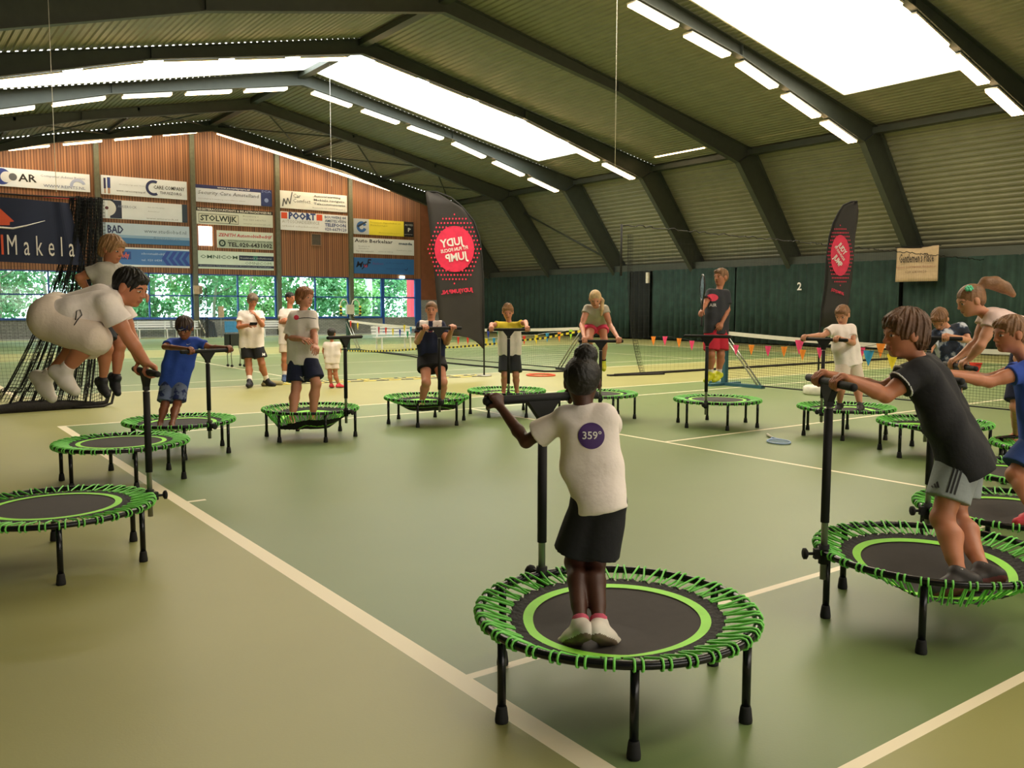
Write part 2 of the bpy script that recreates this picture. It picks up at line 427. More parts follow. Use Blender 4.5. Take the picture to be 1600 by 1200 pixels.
CUR = [(26.6, 32.3, M_cur, 'dark green pleated curtain at the far end, behind the large mirrored banner'),
       (18.9, 26.5, M_cur, 'dark green pleated curtain behind the boy in the yellow and white shirt'),
       (17.45, 18.8, M_cur2, 'narrow black cloth standing in for the dark gap between the green curtains, right of the blonde girl'),
       (12.4, 17.4, M_cur, 'dark green pleated curtain directly behind the boy in red shorts'),
       (4.9, 12.3, M_cur, 'dark green pleated curtain behind the small feather banner, by the white number'),
       (-4.0, 4.8, M_cur, 'dark green pleated curtain below the beige hanging cloth sign'),
       (-21, -4.1, M_cur, 'dark green pleated curtain behind the girl with the ponytail at the right edge')]
for c in CUR: curtain(*c)

# ---------------------------------------------------------------- outside
gr = MB().box(-60, 90, WY+.3, 120, -.3, -.1)
tag(gr.build('ground_outside', mat('pale_paving', 'c9cbbf', .9, noise=.15, nscale=.5)), kind='structure')
def leaf_mat(name, a): return mat(name, a, .6, noise=.35, nscale=1.3)
LEAF = [leaf_mat('bright_foliage', '7fae6a'), leaf_mat('mid_foliage', '5c9660'), leaf_mat('dark_foliage', '3f7350')]
M_bark = mat('grey_bark', '8b8a78', .9, noise=.2)
def tree(x, y, h, w, lm, seed, label, n=1500, low=.25, tr=.12):
    rnd = np.random.RandomState(seed)
    root = thing('tree' if h > 3.2 else 'bush', (x, y, -.1), label, 'tree' if h > 3.2 else 'bush', 'greenery outside the windows')
    t = MB(); k = 7
    pts = [(0.12*math.sin(i*1.3+seed), .1*math.cos(i*1.1), h*.85*i/(k-1)) for i in range(k)]
    t.tube(pts, [tr*(1-.7*i/(k-1)) for i in range(k)], 8)
    for b in range(5):
        z = h*(.35+.1*b); a = rnd.rand()*6.28; t.tube([(0, 0, z), (w*.3*math.cos(a), w*.3*math.sin(a), z+h*.1), (w*.45*math.cos(a), w*.45*math.sin(a), z+h*.2)], [tr*.4, tr*.25, .02], 5)
    t.build('trunk', M_bark, root)
    nc = 16; cs = []
    for i in range(nc):
        a = rnd.rand()*6.28; zz = low+(1-low)*rnd.rand(); rr = w*.5*math.sqrt(max(.05, 1-((zz-.55)/.55)**2))*rnd.rand()**.5
        cs.append((rr*math.cos(a), rr*math.sin(a), zz*h, w*(.14+.12*rnd.rand())))
    vs = []; fs = []
    for i in range(n):
        c = cs[rnd.randint(nc)]; d = rnd.randn(3); d /= np.linalg.norm(d); P = np.array(c[:3])+d*c[3]*(.5+.6*rnd.rand())
        s = .09+.10*rnd.rand(); a = rnd.randn(3); a /= np.linalg.norm(a); b = np.cross(a, rnd.randn(3)); b /= np.linalg.norm(b)
        k = len(vs); vs += [P-a*s, P+b*s*.6, P+a*s, P-b*s*.6]; fs.append((k, k+1, k+2, k+3))
    f = MB(); f.add(vs, fs); f.build('foliage', lm, root)
TR = [(-3.5, 38, 7.5, 5.5, 1), (0.5, 41, 8, 6, 2), (3.2, 37.5, 6.5, 4.5, 1), (6.0, 43, 8, 6, 2), (8.6, 38.5, 7, 4.6, 1), (11.5, 41, 8, 6.0, 0), (14.2, 38.6, 6.6, 4.5, 1),
      (17.4, 42, 7.5, 5.5, 0), (20.5, 39, 6, 4, 1), (24, 44, 7.5, 6, 0), (29, 41, 7, 6, 1), (34, 47, 8, 7, 2)]
SIDE = ['behind the left end of the window band', 'beyond the windows under the blue cloth banner', 'beyond the windows below the studio sign']
TL = ['leafy tree outside at the far left end of the windows', 'tall tree outside behind the blue cloth banner', 'tree outside just left of the jumping boy in white', 'dark tree outside behind the jumping boy in white',
      'tree outside left of the boy with the headband', 'pale green tree outside above the boy with the headband', 'tree outside right of the second wall column', 'pale tree outside behind the man holding a phone',
      'tree outside right of the man holding a phone', 'pale tree outside behind the boy in the white polo shirt', 'tree outside beyond the glazed door', 'large tree outside at the far right of the windows']
for i, (x, y, h, w, li) in enumerate(TR): tree(x, y, h, w, LEAF[li], i+3, TL[i], n=2600 if w > 5 else 2000)
for i in range(9):
    tree(-6+i*5.2, 49+(i % 3)*1.5, 10.5, 7.5, LEAF[2 if i % 2 else 1], i+70, 'one of the tall dark trees in the back row outside the windows', n=5500, low=.05)
BU = [(1.5, 35.6, 2.2, 2.6), (10, 35.9, 1.9, 2.6), (16.2, 36.2, 2.0, 2.8), (19.6, 36.3, 2.4, 2.4), (22.3, 36.8, 2.6, 2.2), (29.0, 38.5, 2.6, 3)]
BL = ['low bush outside under the left windows', 'low bush outside near the white bench', 'low bush outside between the man and the boy in the polo shirt', 'round bush outside the last window', 'green bush outside the glazed door', 'bush outside right of the glazed door']
for i, (x, y, h, w) in enumerate(BU): tree(x, y, h, w, LEAF[1 if i % 2 else 0], i+40, BL[i], n=1100, low=.15, tr=.04)
tag(MB().box(25.6, 26.2, 36.0, 36.5, -.1, 3.6).build('pillar', mat('red_paint', 'd8384a', .5)), 'red square post standing outside the glazed door', 'post')
tag(MB().box(24.6, 24.95, 40.0, 40.3, -.1, 6).build('lamp_post', mat('pale_grey_post', 'c8d0d2', .5)), 'pale grey post outside behind the last window', 'post')

# ---------------------------------------------------------------- strip lights
M_lamp = mat('lit_diffuser', 'fff4e0', .5, noise=0, emit='ffd49a', estr=20.0)
M_lhouse = mat('white_lamp_housing', 'cfcabd', .5, noise=0)
def lamp(x0, x1, y, z0, z1, label, w=.34, group=None, along_y=False, first=[]):
    cx, cz = (x0+x1)/2, (z0+z1)/2
    L_ = math.hypot(x1-x0, z1-z0)
    root = thing('strip_light', (cx, y, cz), label, 'ceiling light', group)
    if along_y: root.rotation_euler = (0, 0, PI/2)
    else: root.rotation_euler = (0, -math.atan2(z1-z0, x1-x0), 0)
    h = MB(); h.box(-L_/2, L_/2, -w/2, w/2, 0, .05)
    for x in (-L_*.35, L_*.35): h.cyl((x, 0, .05), (x, 0, .22), .01, n=6)
    h.build('housing', M_lhouse, root)
    d = MB(); d.box(-L_/2+.02, L_/2-.02, -w/2+.015, w/2-.015, -.045, 0)
    d.build('diffuser', M_lamp, root)
    return root
def lamp_row(yf, dy, xs, ln, lab, group, w=.34):
    for k, x in enumerate(xs):
        s = 1 if x > RIDGE_X else -1
        xa, xb = x-ln/2, x+ln/2
        lamp(xa, xb, yf+dy, beamz(xa)-.09, beamz(xb)-.09, lab(k, s), w, group)
LX = [13.17, 15.3, 17.42, 19.6, 21.74, 23.75]
ORD = ['first', 'second', 'third', 'fourth', 'fifth', 'sixth']
def row(yf, dy, where, group, right=range(6), left=range(5)):
    for s, ks in ((1, right), (-1, left)):
        for k in ks:
            x = LX[k] if s > 0 else 2*RIDGE_X-LX[k]-.1
            lamp_row(yf, dy, [x], 1.62, lambda a, b: '%s strip light %s the ridge on %s' % (ORD[k], 'right of' if s > 0 else 'left of', where), group)
row(-.63, .12, 'the nearest roof beam, at the top right', 'lights on the nearest beam', left=range(0, 6, 2))
row(4.54, .12, 'the beam left of the large roof window', 'lights on the second beam', left=range(0, 6, 2))
row(-10.97, .12, 'the beam overhead', 'lights on the overhead beam', left=range(0, 6, 2))
row(14.89, .15, 'the beam above the long middle roof window', 'lights on the beam above the middle roof window')
row(20.06, .1, 'the grey beam below the middle roof window', 'lights on the beam below the middle roof window')
for s, ks in ((1, range(5)), (-1, range(4))):
    for k in ks:
        x = RIDGE_X+s*(.9+k*2.15+.5)
        hl_ = 1.04 if s > 0 else .8
        r = lamp(x-hl_, x+hl_, 31.35, roofz(x-hl_)-.42, roofz(x+hl_)-.42, '%s strip light %s the ridge just in front of the timber end wall' % (ORD[k], 'right of' if s > 0 else 'left of'), .3, 'lights in front of the end wall')
lamp(-1.35, 1.35, 0, 0, 0, 'long strip light running along the eaves beam beside the fifth lamp', .16, 'long lights along the right eaves', True).location = (24.9, 7.6, 7.86)
lamp(-1.35, 1.35, 0, 0, 0, 'long strip light along the right eaves, farther of the two', .16, 'long lights along the right eaves', True).location = (24.9, 12.7, 7.82)

# ---------------------------------------------------------------- trampolines
M_tub = mat('black_enamel_tube', '15171a', .25, .3, noise=0)
M_rub = mat('black_rubber', '121212', .8, noise=.1)
M_cord = mat('green_elastic_cord', '78d65c', .5, noise=.12, nscale=30)
M_matb = mat('dark_woven_mat', '332d2b', .8, noise=.08, nscale=20, bump=.15, bscale=400)
M_ring = mat('lime_green_band', '9df04e', .6, noise=.06, nscale=10)
M_skirt = mat('black_gathered_fabric', '100e0d', .8, noise=.2, nscale=25, bump=.6, bscale=45)
M_foam = mat('black_foam_sleeve', '0e0e10', .75, noise=.1, nscale=20)
M_alu = mat('grey_metal_tube', '9c9c92', .35, .8, noise=0)
H = .34; RR = .55
def drop_fn(feet):
    def f(x, y):
        best = 0
        r = math.hypot(x, y)
        for (fx, fy, d) in feet:
            vx, vy = x-fx, y-fy; L_ = math.hypot(vx, vy)
            if L_ < 1e-6: return d
            ux, uy = vx/L_, vy/L_
            b = fx*ux+fy*uy; c = fx*fx+fy*fy-RR*RR
            t = -b+math.sqrt(max(0, b*b-c)); k = min(1, L_/t)
            h = min(d, d*(1-k)/(1-min(.8, .17/t)))
            best = max(best, h)
        return best
    return f
TRAMP = {}
def trampoline(key, cx, cy, leg0, label, pole=None, topz=1.2, feet=(), white_leg=None, base=.34, gap=.13):
    g = 'mini trampolines with green cords set out in a ring'
    root = thing('mini_trampoline', (cx, cy, 0), label, 'trampoline', g)
    dz = drop_fn([(f[0]-cx, f[1]-cy, f[2]) for f in feet]) if feet else (lambda x, y: 0.0)
    # rim
    r = MB(); r.tube([(RR*math.cos(a), RR*math.sin(a), H) for a in np.linspace(0, 2*PI, 73)[:-1]], .0165, 10, closed=True)
    r.build('rim', M_tub, root)
    for i in range(6):
        a = math.radians(leg0)+i*PI/3; x, y = .53*math.cos(a), .53*math.sin(a)
        l = MB().cyl((x, y, .045), (x, y, H+.005), .0165, n=12)
        if white_leg == i:
            lg = l.build('leg', M_tub, root); MB().cyl((x, y, .06), (x, y, .17), .018, n=12).build('tape', mat('white_tape', 'd8d2c0', .6), lg)
        else: lg = l.build('leg', M_tub, root)
        MB().tube([(x, y, 0), (x, y, .012), (x, y, .055), (x, y, .065)], [.025, .026, .021, .018], 12).build('rubber_foot', M_rub, lg)
    # mat, band, skirt
    def disc(r0, r1, nr, z0, name, m_, wob=0.0, n=72):
        mb = MB(); vs = []; k0 = 0
        rs = np.linspace(r0, r1, nr)
        if r0 == 0: vs.append((0, 0, H+z0-dz(0, 0))); rs = rs[1:]; k0 = 1
        for q, rr in enumerate(rs):
            for j in range(n):
                a = 2*PI*j/n; w = wob*math.sin(j*PI*.75+q*.8)*(q+k0)/nr; rw = rr*(1+ (.012*math.sin(j*2.3)+.008*math.sin(j*.9)) *(wob > 0)*(rr > .3))
                x, y = rw*math.cos(a), rw*math.sin(a); vs.append((x, y, H+z0+w-dz(x, y)))
        fs = []
        if k0:
            for j in range(n): fs.append((0, 1+j, 1+(j+1) % n))
        for q in range(len(rs)-1):
            for j in range(n):
                b = k0+q*n; fs.append((b+j, b+n+j, b+n+(j+1) % n, b+(j+1) % n))
        mb.add(vs, fs, 0, True); return mb.build(name, m_, root)
    disc(0, .36, 15, 0, 'jumping_mat', M_matb)
    disc(.335, .375, 4, .004, 'green_band', M_ring)
    sk = .43+.25*max(0, max([f[2] for f in feet]+[0])-.10)
    disc(.37, sk, 6, .003, 'mat_skirt', M_skirt, wob=.009, n=144)
    # elastic cord looping between skirt and rim
    c = MB(); NL = 36; rc = .0049 if (abs(cx-CAM[0])+abs(cy-CAM[1])) < 9 else .0056
    for k in range(NL):
        for sgn in (-1, 1):
            a1 = 2*PI*(k+.5)/NL+sgn*.026; a0 = 2*PI*(k+.5+sgn*.5)/NL-sgn*.016
            pts = [];
            x0, y0 = (sk-.005)*math.cos(a0), (sk-.005)*math.sin(a0)
            pts.append((x0, y0, H+.006-dz(x0, y0)))
            for t in np.linspace(.35, 1, 3): 
                rr = sk-.005+(RR-.008-sk+.005)*t; aa = a0+(a1-a0)*t; x, y = rr*math.cos(aa), rr*math.sin(aa)
                pts.append((x, y, H+.006+.015*t-dz(x, y)))
            for q in (60, 10, -40, -90, -140):
                qq = math.radians(q); rr = RR+.0215*math.cos(qq); pts.append((rr*math.cos(a1), rr*math.sin(a1), H+.0215*math.sin(qq)))
            x, y = (sk+.01)*math.cos(a1), (sk+.01)*math.sin(a1); pts.append((x, y, H-.004-dz(x, y)))
            c.tube(pts, rc, 5, caps=False)
    c.build('elastic_cord', M_cord, root)
    info = dict(c=np.array([cx, cy, 0]), dz=dz)
    if pole is not None:
        a = math.radians(pole); ex = np.array([math.cos(a), math.sin(a), 0]); tx = np.array([-math.sin(a), math.cos(a), 0])
        if (tx@CR < -.15) or (abs(tx@CR) <= .3 and tx@CF > 0): tx = -tx
        P = ex*(RR+.0)
        zt = topz
        def pt(z, o=0): return (P[0]+ex[0]*o, P[1]+ex[1]*o, z)
        MB().cyl(pt(.2), pt(zt-.02), .0165, n=14).build('handle_pole', M_alu, root)
        sl = MB(); sl.cyl(pt(base+.15), pt(zt-gap), .0215, n=16); sl.build('foam_sleeve', M_foam, root)
        cl = MB(); cl.cyl(pt(H-.06, 0), pt(H+.035, 0), .026, n=14); cl.bar(pt(H-.01, -.03), pt(H-.01, .05), .03, .05)
        co = cl.build('pole_clamp', M_rub, root)
        kb = MB(); kb.cyl(pt(H-.01, .04), pt(H-.01, .085), .008, n=8); kb.tube([pt(H-.01, .082), pt(H-.01, .09), pt(H-.01, .102), pt(H-.01, .106)], [.018, .029, .029, .02], 10); kb.build('clamp_knob', M_rub, co)
        hl = .30; A = np.array(pt(zt))-tx*hl; B = np.array(pt(zt))+tx*hl
        hb = MB(); hb.tube([A, A+tx*.01, B-tx*.01, B], [.016, .020, .020, .016], 14)
        h_o = hb.build('handlebar', M_foam, root)
        gs = MB(); v = []
        for o in (-.017, .017):
            for (t, z) in ((-.085, zt-.012), (.085, zt-.012), (.022, zt-.095), (.022, zt-.12), (-.022, zt-.12), (-.022, zt-.095)):
                q = np.array(pt(z, o))+tx*t; v.append(q)
        gs.add(v, [(0, 1, 2, 3, 4, 5)[::-1], (6, 7, 8, 9, 10, 11)]+[(i, (i+1) % 6, 6+(i+1) % 6, 6+i) for i in range(6)])
        gs.build('gusset', M_foam, h_o)
        C_ = np.array([cx, cy, 0.0])
        info.update(top=np.array(pt(zt))+C_, tx=tx, ex=ex, hl=hl)
    TRAMP[key] = info
    return root
def cdir(x, y, z):
    """direction in camera terms (right, up, away) turned into the hall's axes, level with the floor"""
    fl = nrm([CF[0], CF[1], 0]); rl = nrm([CR[0], CR[1], 0]); return nrm(x*rl+y*np.array([0, 0, 1.0])+z*fl)
def nrm(v): v = np.array(v, float); return v/(np.linalg.norm(v)+1e-12)
SAG = {17: .055, 16: .125, 3: .06, 6: .21, 8: .16, 9: .10, 12: .06, 13: .11, 14: .05, 15: .05, 18: .06}
STAND = {17: (1.22, (908, 978, -.5, .8), (936, 978, .55, .8)), 16: (1.5, (1500, 900, -1, -.1), (1538, 893, -1, .05)), 3: (1.18, (251, 659, .3, -1), (269, 661, .4, -1)),
         6: (1.68, (456, 655, .5, -.9), (488, 654, .6, -.8)), 8: (1.68, (659, 628, .1, -1), (690, 627, .1, -1)), 9: (1.3, (787, 612, -.1, -1), (807.5, 612, .1, -1)),
         12: (1.34, (1312, 632, -.7, -.7), (1344, 634, -.5, -.85)), 13: (1.38, (1466, 662, -.6, -.8), (1490, 663, -.6, -.8)), 14: (1.42, (1655, 728, -1, -.1), (1668, 722, -1, .1)),
         15: (1.42, (1618, 800, -1, -.2), (1632, 796, -1, .1)), 18: (1.4, (1588, 678, -1, -.3), (1618, 680, -1, 0)), 4: (1.86, (390, 597, .1, -1), (417, 595, 1, -.35)), 5: (1.9, (444.5, 589, .2, -1), (461, 589, .8, -.5)), 7: (1.15, (517.5, 601, .2, 1), (529, 601, .7, .6))}
def ankle(i, k):
    s, *ft = STAND[i]; u, v, dx, dz = ft[k]; z = .055*s+.004+(H-SAG[i] if i in SAG else 0)
    return at_z(u, v, z)
def G(i):
    """where the two feet press the mat down"""
    s, *ft = STAND[i]; out = []
    for k in (0, 1):
        P = ankle(i, k)+cdir(ft[k][2], 0, ft[k][3])*.045*s; out.append((P[0], P[1], SAG[i]))
    return out
trampoline('T1', -1.021, -6.689, 23.3, 'nearest mini trampoline on the left, its handle gripped by the crouching boy in white', 0, 1.14)
trampoline('T2', -.111, -4.229, 29.2, 'mini trampoline without handle, between the nearest left one and the boy with the headband', None)
trampoline('T3', .732, -2.988, 19.1, 'mini trampoline under the small boy in blue with a headband', 286, 1.10, G(3))
trampoline('T4', 2.324, -2.725, 24.9, 'deeply sagging mini trampoline under the boy in the white polo shirt', 294, 1.2, G(6))
trampoline('T5', 4.127, -2.389, 46.8, 'sagging mini trampoline under the woman in the navy dress', 257, 1.28, G(8))
trampoline('T6', 5.551, -2.256, 25.8, 'mini trampoline under the boy in the yellow and white shirt', 237, 1.24, G(9))
trampoline('T7', 6.326, -3.352, 13.1, 'mini trampoline below the jumping girl in pink shorts, partly behind the front child', 233, 1.10)
trampoline('T8', 7.110, -4.855, 55.1, 'flat mini trampoline below the airborne boy in red shorts', 206, 1.19)
trampoline('T9', 7.712, -6.358, 30.4, 'mini trampoline under the boy dressed in white at the right', 184, 1.18, G(12))
trampoline('T10', 7.22, -7.73, 52, 'mini trampoline with one white-taped leg, under the boy in the tie-dyed shirt', 200, 1.25, G(13), white_leg=3)
trampoline('T11', 6.62, -9.22, 28, 'farthest mini trampoline along the right edge, only its left side showing', None, 1.15, G(18))
trampoline('T12', 5.10, -9.62, 18, 'empty-looking mini trampoline with dark mat, between two others at the right edge', 138, 1.12, G(14))
trampoline('T13', 3.72, -10.12, 40, 'mini trampoline behind the boy in black, with a red shoe standing on it', 148, 1.14, G(15))
trampoline('T14', 2.375, -10.336, 24.6, 'second nearest mini trampoline, right foreground, under the boy in the black shirt', 145, 1.19, G(16))
trampoline('T15', .502, -10.039, 54.2, 'nearest mini trampoline in the centre foreground under the child with 359 on the back', 85, 1.15, G(17), gap=.19)
# ---------------------------------------------------------------- people: smooth bodies grown on a distance field
class Fld:
    def __init__(s, lo, hi, h):
        s.h = h; s.lo = np.array(lo, float); s.n = np.ceil((np.array(hi)-s.lo)/h).astype(int)+1
        s.F = np.full(tuple(s.n), 9.0, np.float32)
    def box(s, lo, hi, pad):
        a = np.maximum(0, np.floor((np.array(lo)-pad-s.lo)/s.h).astype(int)); b = np.minimum(s.n, np.ceil((np.array(hi)+pad-s.lo)/s.h).astype(int)+1)
        if (b <= a).any(): return None
        ax = [s.lo[i]+s.h*np.arange(a[i], b[i], dtype=np.float32) for i in range(3)]
        X, Y, Z = np.meshgrid(*ax, indexing='ij')
        return (slice(a[0], b[0]), slice(a[1], b[1]), slice(a[2], b[2])), np.stack([X, Y, Z], -1).astype(np.float32)
    def put(s, sl, d, k, op='+'):
        f = s.F[sl]
        if op == '+':
            if k > 0: h = np.maximum(k-np.abs(f-d), 0)/k; s.F[sl] = np.minimum(f, d)-h*h*k*.25
            else: s.F[sl] = np.minimum(f, d)
        else:
            h = np.maximum(k-np.abs(f+d), 0)/max(k, 1e-6); s.F[sl] = np.maximum(f, -d)+h*h*k*.25
    def cone(s, a, b, ra, rb, k=.02, cut=False, cut0=False, sq=None, op='+', fold=0.0, fq=38.0, clip=None):
        a = np.array(a, np.float32); b = np.array(b, np.float32); r = max(ra, rb)*(1.0 if sq is None else max(1, sq[1]))
        q = s.box(np.minimum(a, b)-r, np.maximum(a, b)+r, k+2*s.h+fold)
        if q is None: return
        sl, P = q; ab = b-a; L2 = float(ab@ab)+1e-12; L_ = math.sqrt(L2)
        V = P-a; t0 = (V@ab)/L2; t = np.clip(t0, 0, 1); D = V-t[..., None]*ab
        if sq is not None:
            sd = np.array(sq[0], np.float32); sd = sd/np.linalg.norm(sd); D = D+((D@sd)*(1/sq[1]-1))[..., None]*sd
        d = np.sqrt((D*D).sum(-1))-(ra+t*(rb-ra))
        if fold: d = d+fold*folds(P, fq)
        if cut: d = np.maximum(d, (t0-1)*L_)
        if cut0: d = np.maximum(d, -t0*L_)
        if clip is not None: d = np.maximum(d, (P-np.array(clip[0], np.float32))@np.array(clip[1], np.float32))
        s.put(sl, d, k, op)
    def ell(s, c, R_, rad, k=.02, op='+', clip=None, fold=0.0, fq=60.0):
        c = np.array(c, np.float32); R_ = np.array(R_, np.float32); rad = np.array(rad, np.float32); r = rad.max()
        q = s.box(c-r, c+r, k+2*s.h)
        if q is None: return
        sl, P = q; Q = (P-c)@R_.T
        k0 = np.sqrt(((Q/rad)**2).sum(-1)); k1 = np.sqrt(((Q/(rad*rad))**2).sum(-1))+1e-9; d = k0*(k0-1)/k1
        if fold: d = d+fold*strands(Q/rad, fq)
        if clip is not None:
            for (o, n) in clip: d = np.maximum(d, (Q-np.array(o, np.float32))@np.array(n, np.float32))
        s.put(sl, d, k, op)
    def mesh(s):
        Fv = s.F; ins = Fv < 0
        c = ins[:-1, :-1, :-1].astype(np.int8)
        for dx in (0, 1):
            for dy in (0, 1):
                for dz_ in (0, 1):
                    if dx+dy+dz_: c = c+ins[dx:dx+Fv.shape[0]-1, dy:dy+Fv.shape[1]-1, dz_:dz_+Fv.shape[2]-1]
        mixd = (c > 0) & (c < 8); idx = np.argwhere(mixd)
        if len(idx) == 0: return np.zeros((0, 3)), np.zeros((0, 4), int)
        ids = np.full(mixd.shape, -1, np.int32); ids[mixd] = np.arange(len(idx))
        acc = np.zeros((len(idx), 3)); cnt = np.zeros(len(idx))
        cor = [(x, y, z) for x in (0, 1) for y in (0, 1) for z in (0, 1)]
        val = {q: Fv[idx[:, 0]+q[0], idx[:, 1]+q[1], idx[:, 2]+q[2]] for q in cor}
        for q in cor:
            for ax in range(3):
                if q[ax]: continue
                w = list(q); w[ax] = 1; w = tuple(w); v0, v1 = val[q], val[w]
                m_ = (v0 < 0) != (v1 < 0); t = np.where(m_, v0/(v0-v1+1e-20), 0)
                p = np.array(q, float)[None, :].repeat(len(idx), 0); p[:, ax] += t
                acc[m_] += p[m_]; cnt += m_
        V = s.lo+s.h*(idx+acc/cnt[:, None]); quads = []
        for ax in range(3):
            a1, a2 = (ax+1) % 3, (ax+2) % 3
            sl0 = [slice(None)]*3; sl1 = [slice(None)]*3; sl0[ax] = slice(0, -1); sl1[ax] = slice(1, None)
            A, B = ins[tuple(sl0)], ins[tuple(sl1)]
            e = np.argwhere(A != B)
            ok = (e[:, a1] > 0) & (e[:, a2] > 0) & (e[:, a1] < mixd.shape[a1]) & (e[:, a2] < mixd.shape[a2]); e = e[ok]
            if not len(e): continue
            def g(o1, o2):
                f = e.copy(); f[:, a1] -= o1; f[:, a2] -= o2; return ids[f[:, 0], f[:, 1], f[:, 2]]
            Q = np.stack([g(1, 1), g(0, 1), g(0, 0), g(1, 0)], 1)
            fl = A[e[:, 0], e[:, 1], e[:, 2]]
            Q[~fl] = Q[~fl][:, ::-1]; quads.append(Q)
        return V, np.concatenate(quads)
def folds(P, q):
    x, y, z = P[..., 0], P[..., 1], P[..., 2]
    return (np.sin(q*(x*.8+y*.5-z*.35)+2.2*np.sin(9*z+5*x))+.7*np.sin(q*.55*(y*.9-x*.6+z*.7)+1.8*np.sin(11*x-7*y)))*.6
def strands(Q, q):
    a = np.arctan2(Q[..., 0], Q[..., 1]+.3); z = Q[..., 2]
    return np.sin(a*q*.28+3*np.sin(z*2.6))*.6+.5*np.sin(a*q*.13+5*z+1.0)
def to_obj(name, V, Q, mats, parent, mi=None):
    me = bpy.data.meshes.new(name)
    me.vertices.add(len(V)); me.vertices.foreach_set('co', V.astype(np.float32).ravel())
    me.loops.add(Q.size); me.loops.foreach_set('vertex_index', Q.astype(np.int32).ravel())
    me.polygons.add(len(Q)); me.polygons.foreach_set('loop_start', (np.arange(len(Q))*4).astype(np.int32))
    if not isinstance(mats, (list, tuple)): mats = [mats]
    for m_ in mats: me.materials.append(m_)
    if mi is not None: me.polygons.foreach_set('material_index', mi.astype(np.int32))
    me.polygons.foreach_set('use_smooth', np.ones(len(Q), bool)); me.update(calc_edges=True); me.validate()
    o = bpy.data.objects.new(name, me); COL.objects.link(o); o.parent = parent
    return o
def relax(V, Q, it=1):
    for _ in range(it):
        S = np.zeros_like(V); n = np.zeros(len(V))
        for a in range(4):
            i, j = Q[:, a], Q[:, (a+1) % 4]
            np.add.at(S, i, V[j]); np.add.at(n, i, 1); np.add.at(S, j, V[i]); np.add.at(n, j, 1)
        V = V*.5+.5*S/np.maximum(n, 1)[:, None]
    return V

SKIN = {}
def skin(name, col): 
    if name not in SKIN:
        M = mat('skin_'+name, col, .5, noise=.06, nscale=6, bump=.05, bscale=120)
        b = M.node_tree.nodes['Principled BSDF']; b.inputs['Subsurface Weight'].default_value = .0
        SKIN[name] = M
    return SKIN[name]
def cloth(name, col, **k): return mat('cloth_'+name, col, k.pop('rough', .85), noise=k.pop('noise', .06), nscale=6, bump=.25, bscale=35, **k)
def hairm(name, col):
    M = mat('hair_'+name, col, .55, noise=.3, nscale=14, bump=.4, bscale=70)
    return M
M_lip = mat('lips', 'a05a4c', .5, noise=0); M_eyed = mat('dark_eyes', '241a16', .3, noise=0); M_eyew = mat('eye_white', 'cfc4b8', .35, noise=0)

def head_frame(f, up0=(0, 0, 1)):
    f = nrm(f); r = np.cross(f, up0); r = nrm(r); u = np.cross(r, f); return r, f, u

def hand_grip(fd, wrist, B, ax, s, br=.02):
    e1 = wrist-B; e1 = nrm(e1-ax*(e1@ax)); e2 = np.cross(ax, e1)
    if e2[2] < 0: e2 = -e2
    fr = .0082*s; rr = br+fr
    def at(th, r, o): t = math.radians(th); return B+ax*o+r*(math.cos(t)*e1+math.sin(t)*e2)
    lens = [.93, 1.0, .97, .85]
    kn = []
    for i in range(4):
        o = (i-1.5)*.0185*s; k0 = at(48, rr+.012*s, o); kn.append(k0)
        a = at(95*lens[i]+3, rr+.004, o); b = at(150*lens[i]+8, rr, o); c = at(205*lens[i], rr, o); d_ = at(240*lens[i], rr, o)
        rs = fr*(1.0 if i < 3 else .88)
        fd.cone(k0, a, rs*1.12, rs*1.05, .004); fd.cone(a, b, rs*1.05, rs, .003); fd.cone(b, c, rs, rs*.9, .003); fd.cone(c, d_, rs*.9, rs*.8, .003)
    mid = (kn[0]+kn[3])/2; nb = nrm(np.cross(ax, mid-wrist))
    for k0 in kn: fd.cone(wrist+(k0-wrist)*.25, k0, .0125*s, .0105*s, .010)
    fd.cone(wrist, mid, .021*s, .026*s, .012, sq=(nb, .62))
    sd = 1
    o = -.034*s*sd; p0 = wrist+(mid-wrist)*.3+ax*o*.5-e2*.006; p1 = at(-12, rr+.010, o*.95); p2 = at(-62, rr+.003, o*.9); p3 = at(-105, rr, o*.6)
    fd.cone(p0, p1, .0125*s, .0105*s, .008); fd.cone(p1, p2, .0105*s, .0098*s, .004); fd.cone(p2, p3, .0098*s, .0085*s, .004)
def hand_free(fd, wrist, d, palm, s, curl=28):
    d = nrm(d); n = nrm(palm-d*(np.array(palm)@d)); sd = np.cross(d, n)
    kc = wrist+d*.062*s
    fd.cone(wrist, kc, .019*s, .027*s, .012, sq=(n, .55))
    lens = [.066, .074, .069, .055]
    for i in range(4):
        o = (i-1.5)*.0165*s; p = kc+sd*o*1.05-d*(.006*s if i == 3 else 0); t = math.radians(12); q = nrm(d*math.cos(t)+sd*(i-1.5)*.06)
        fd.cone(wrist+sd*o*.5+d*.012*s, p, .011*s, .0095*s, .008)
        for j, (fr, c) in enumerate(((.45, curl*.6), (.31, curl*1.5), (.24, curl*2.2))):
            a = math.radians(c+3*i); w = nrm(q*math.cos(a)+n*math.sin(a)); p2 = p+w*lens[i]*s*fr
            fd.cone(p, p2, (.0088-.0008*j)*s, (.008-.0008*j)*s, .0035); p = p2
    p0 = wrist+d*.016*s-sd*.014*s; p1 = p0+nrm(d*.62-sd*.72+n*.25)*.032*s; p2 = p1+nrm(d*.9-sd*.25+n*.35)*.027*s; p3 = p2+nrm(d*.93+n*.4)*.021*s
    fd.cone(p0, p1, .0115*s, .0100*s, .009); fd.cone(p1, p2, .0100*s, .0090*s, .004); fd.cone(p2, p3, .0090*s, .0078*s, .004)

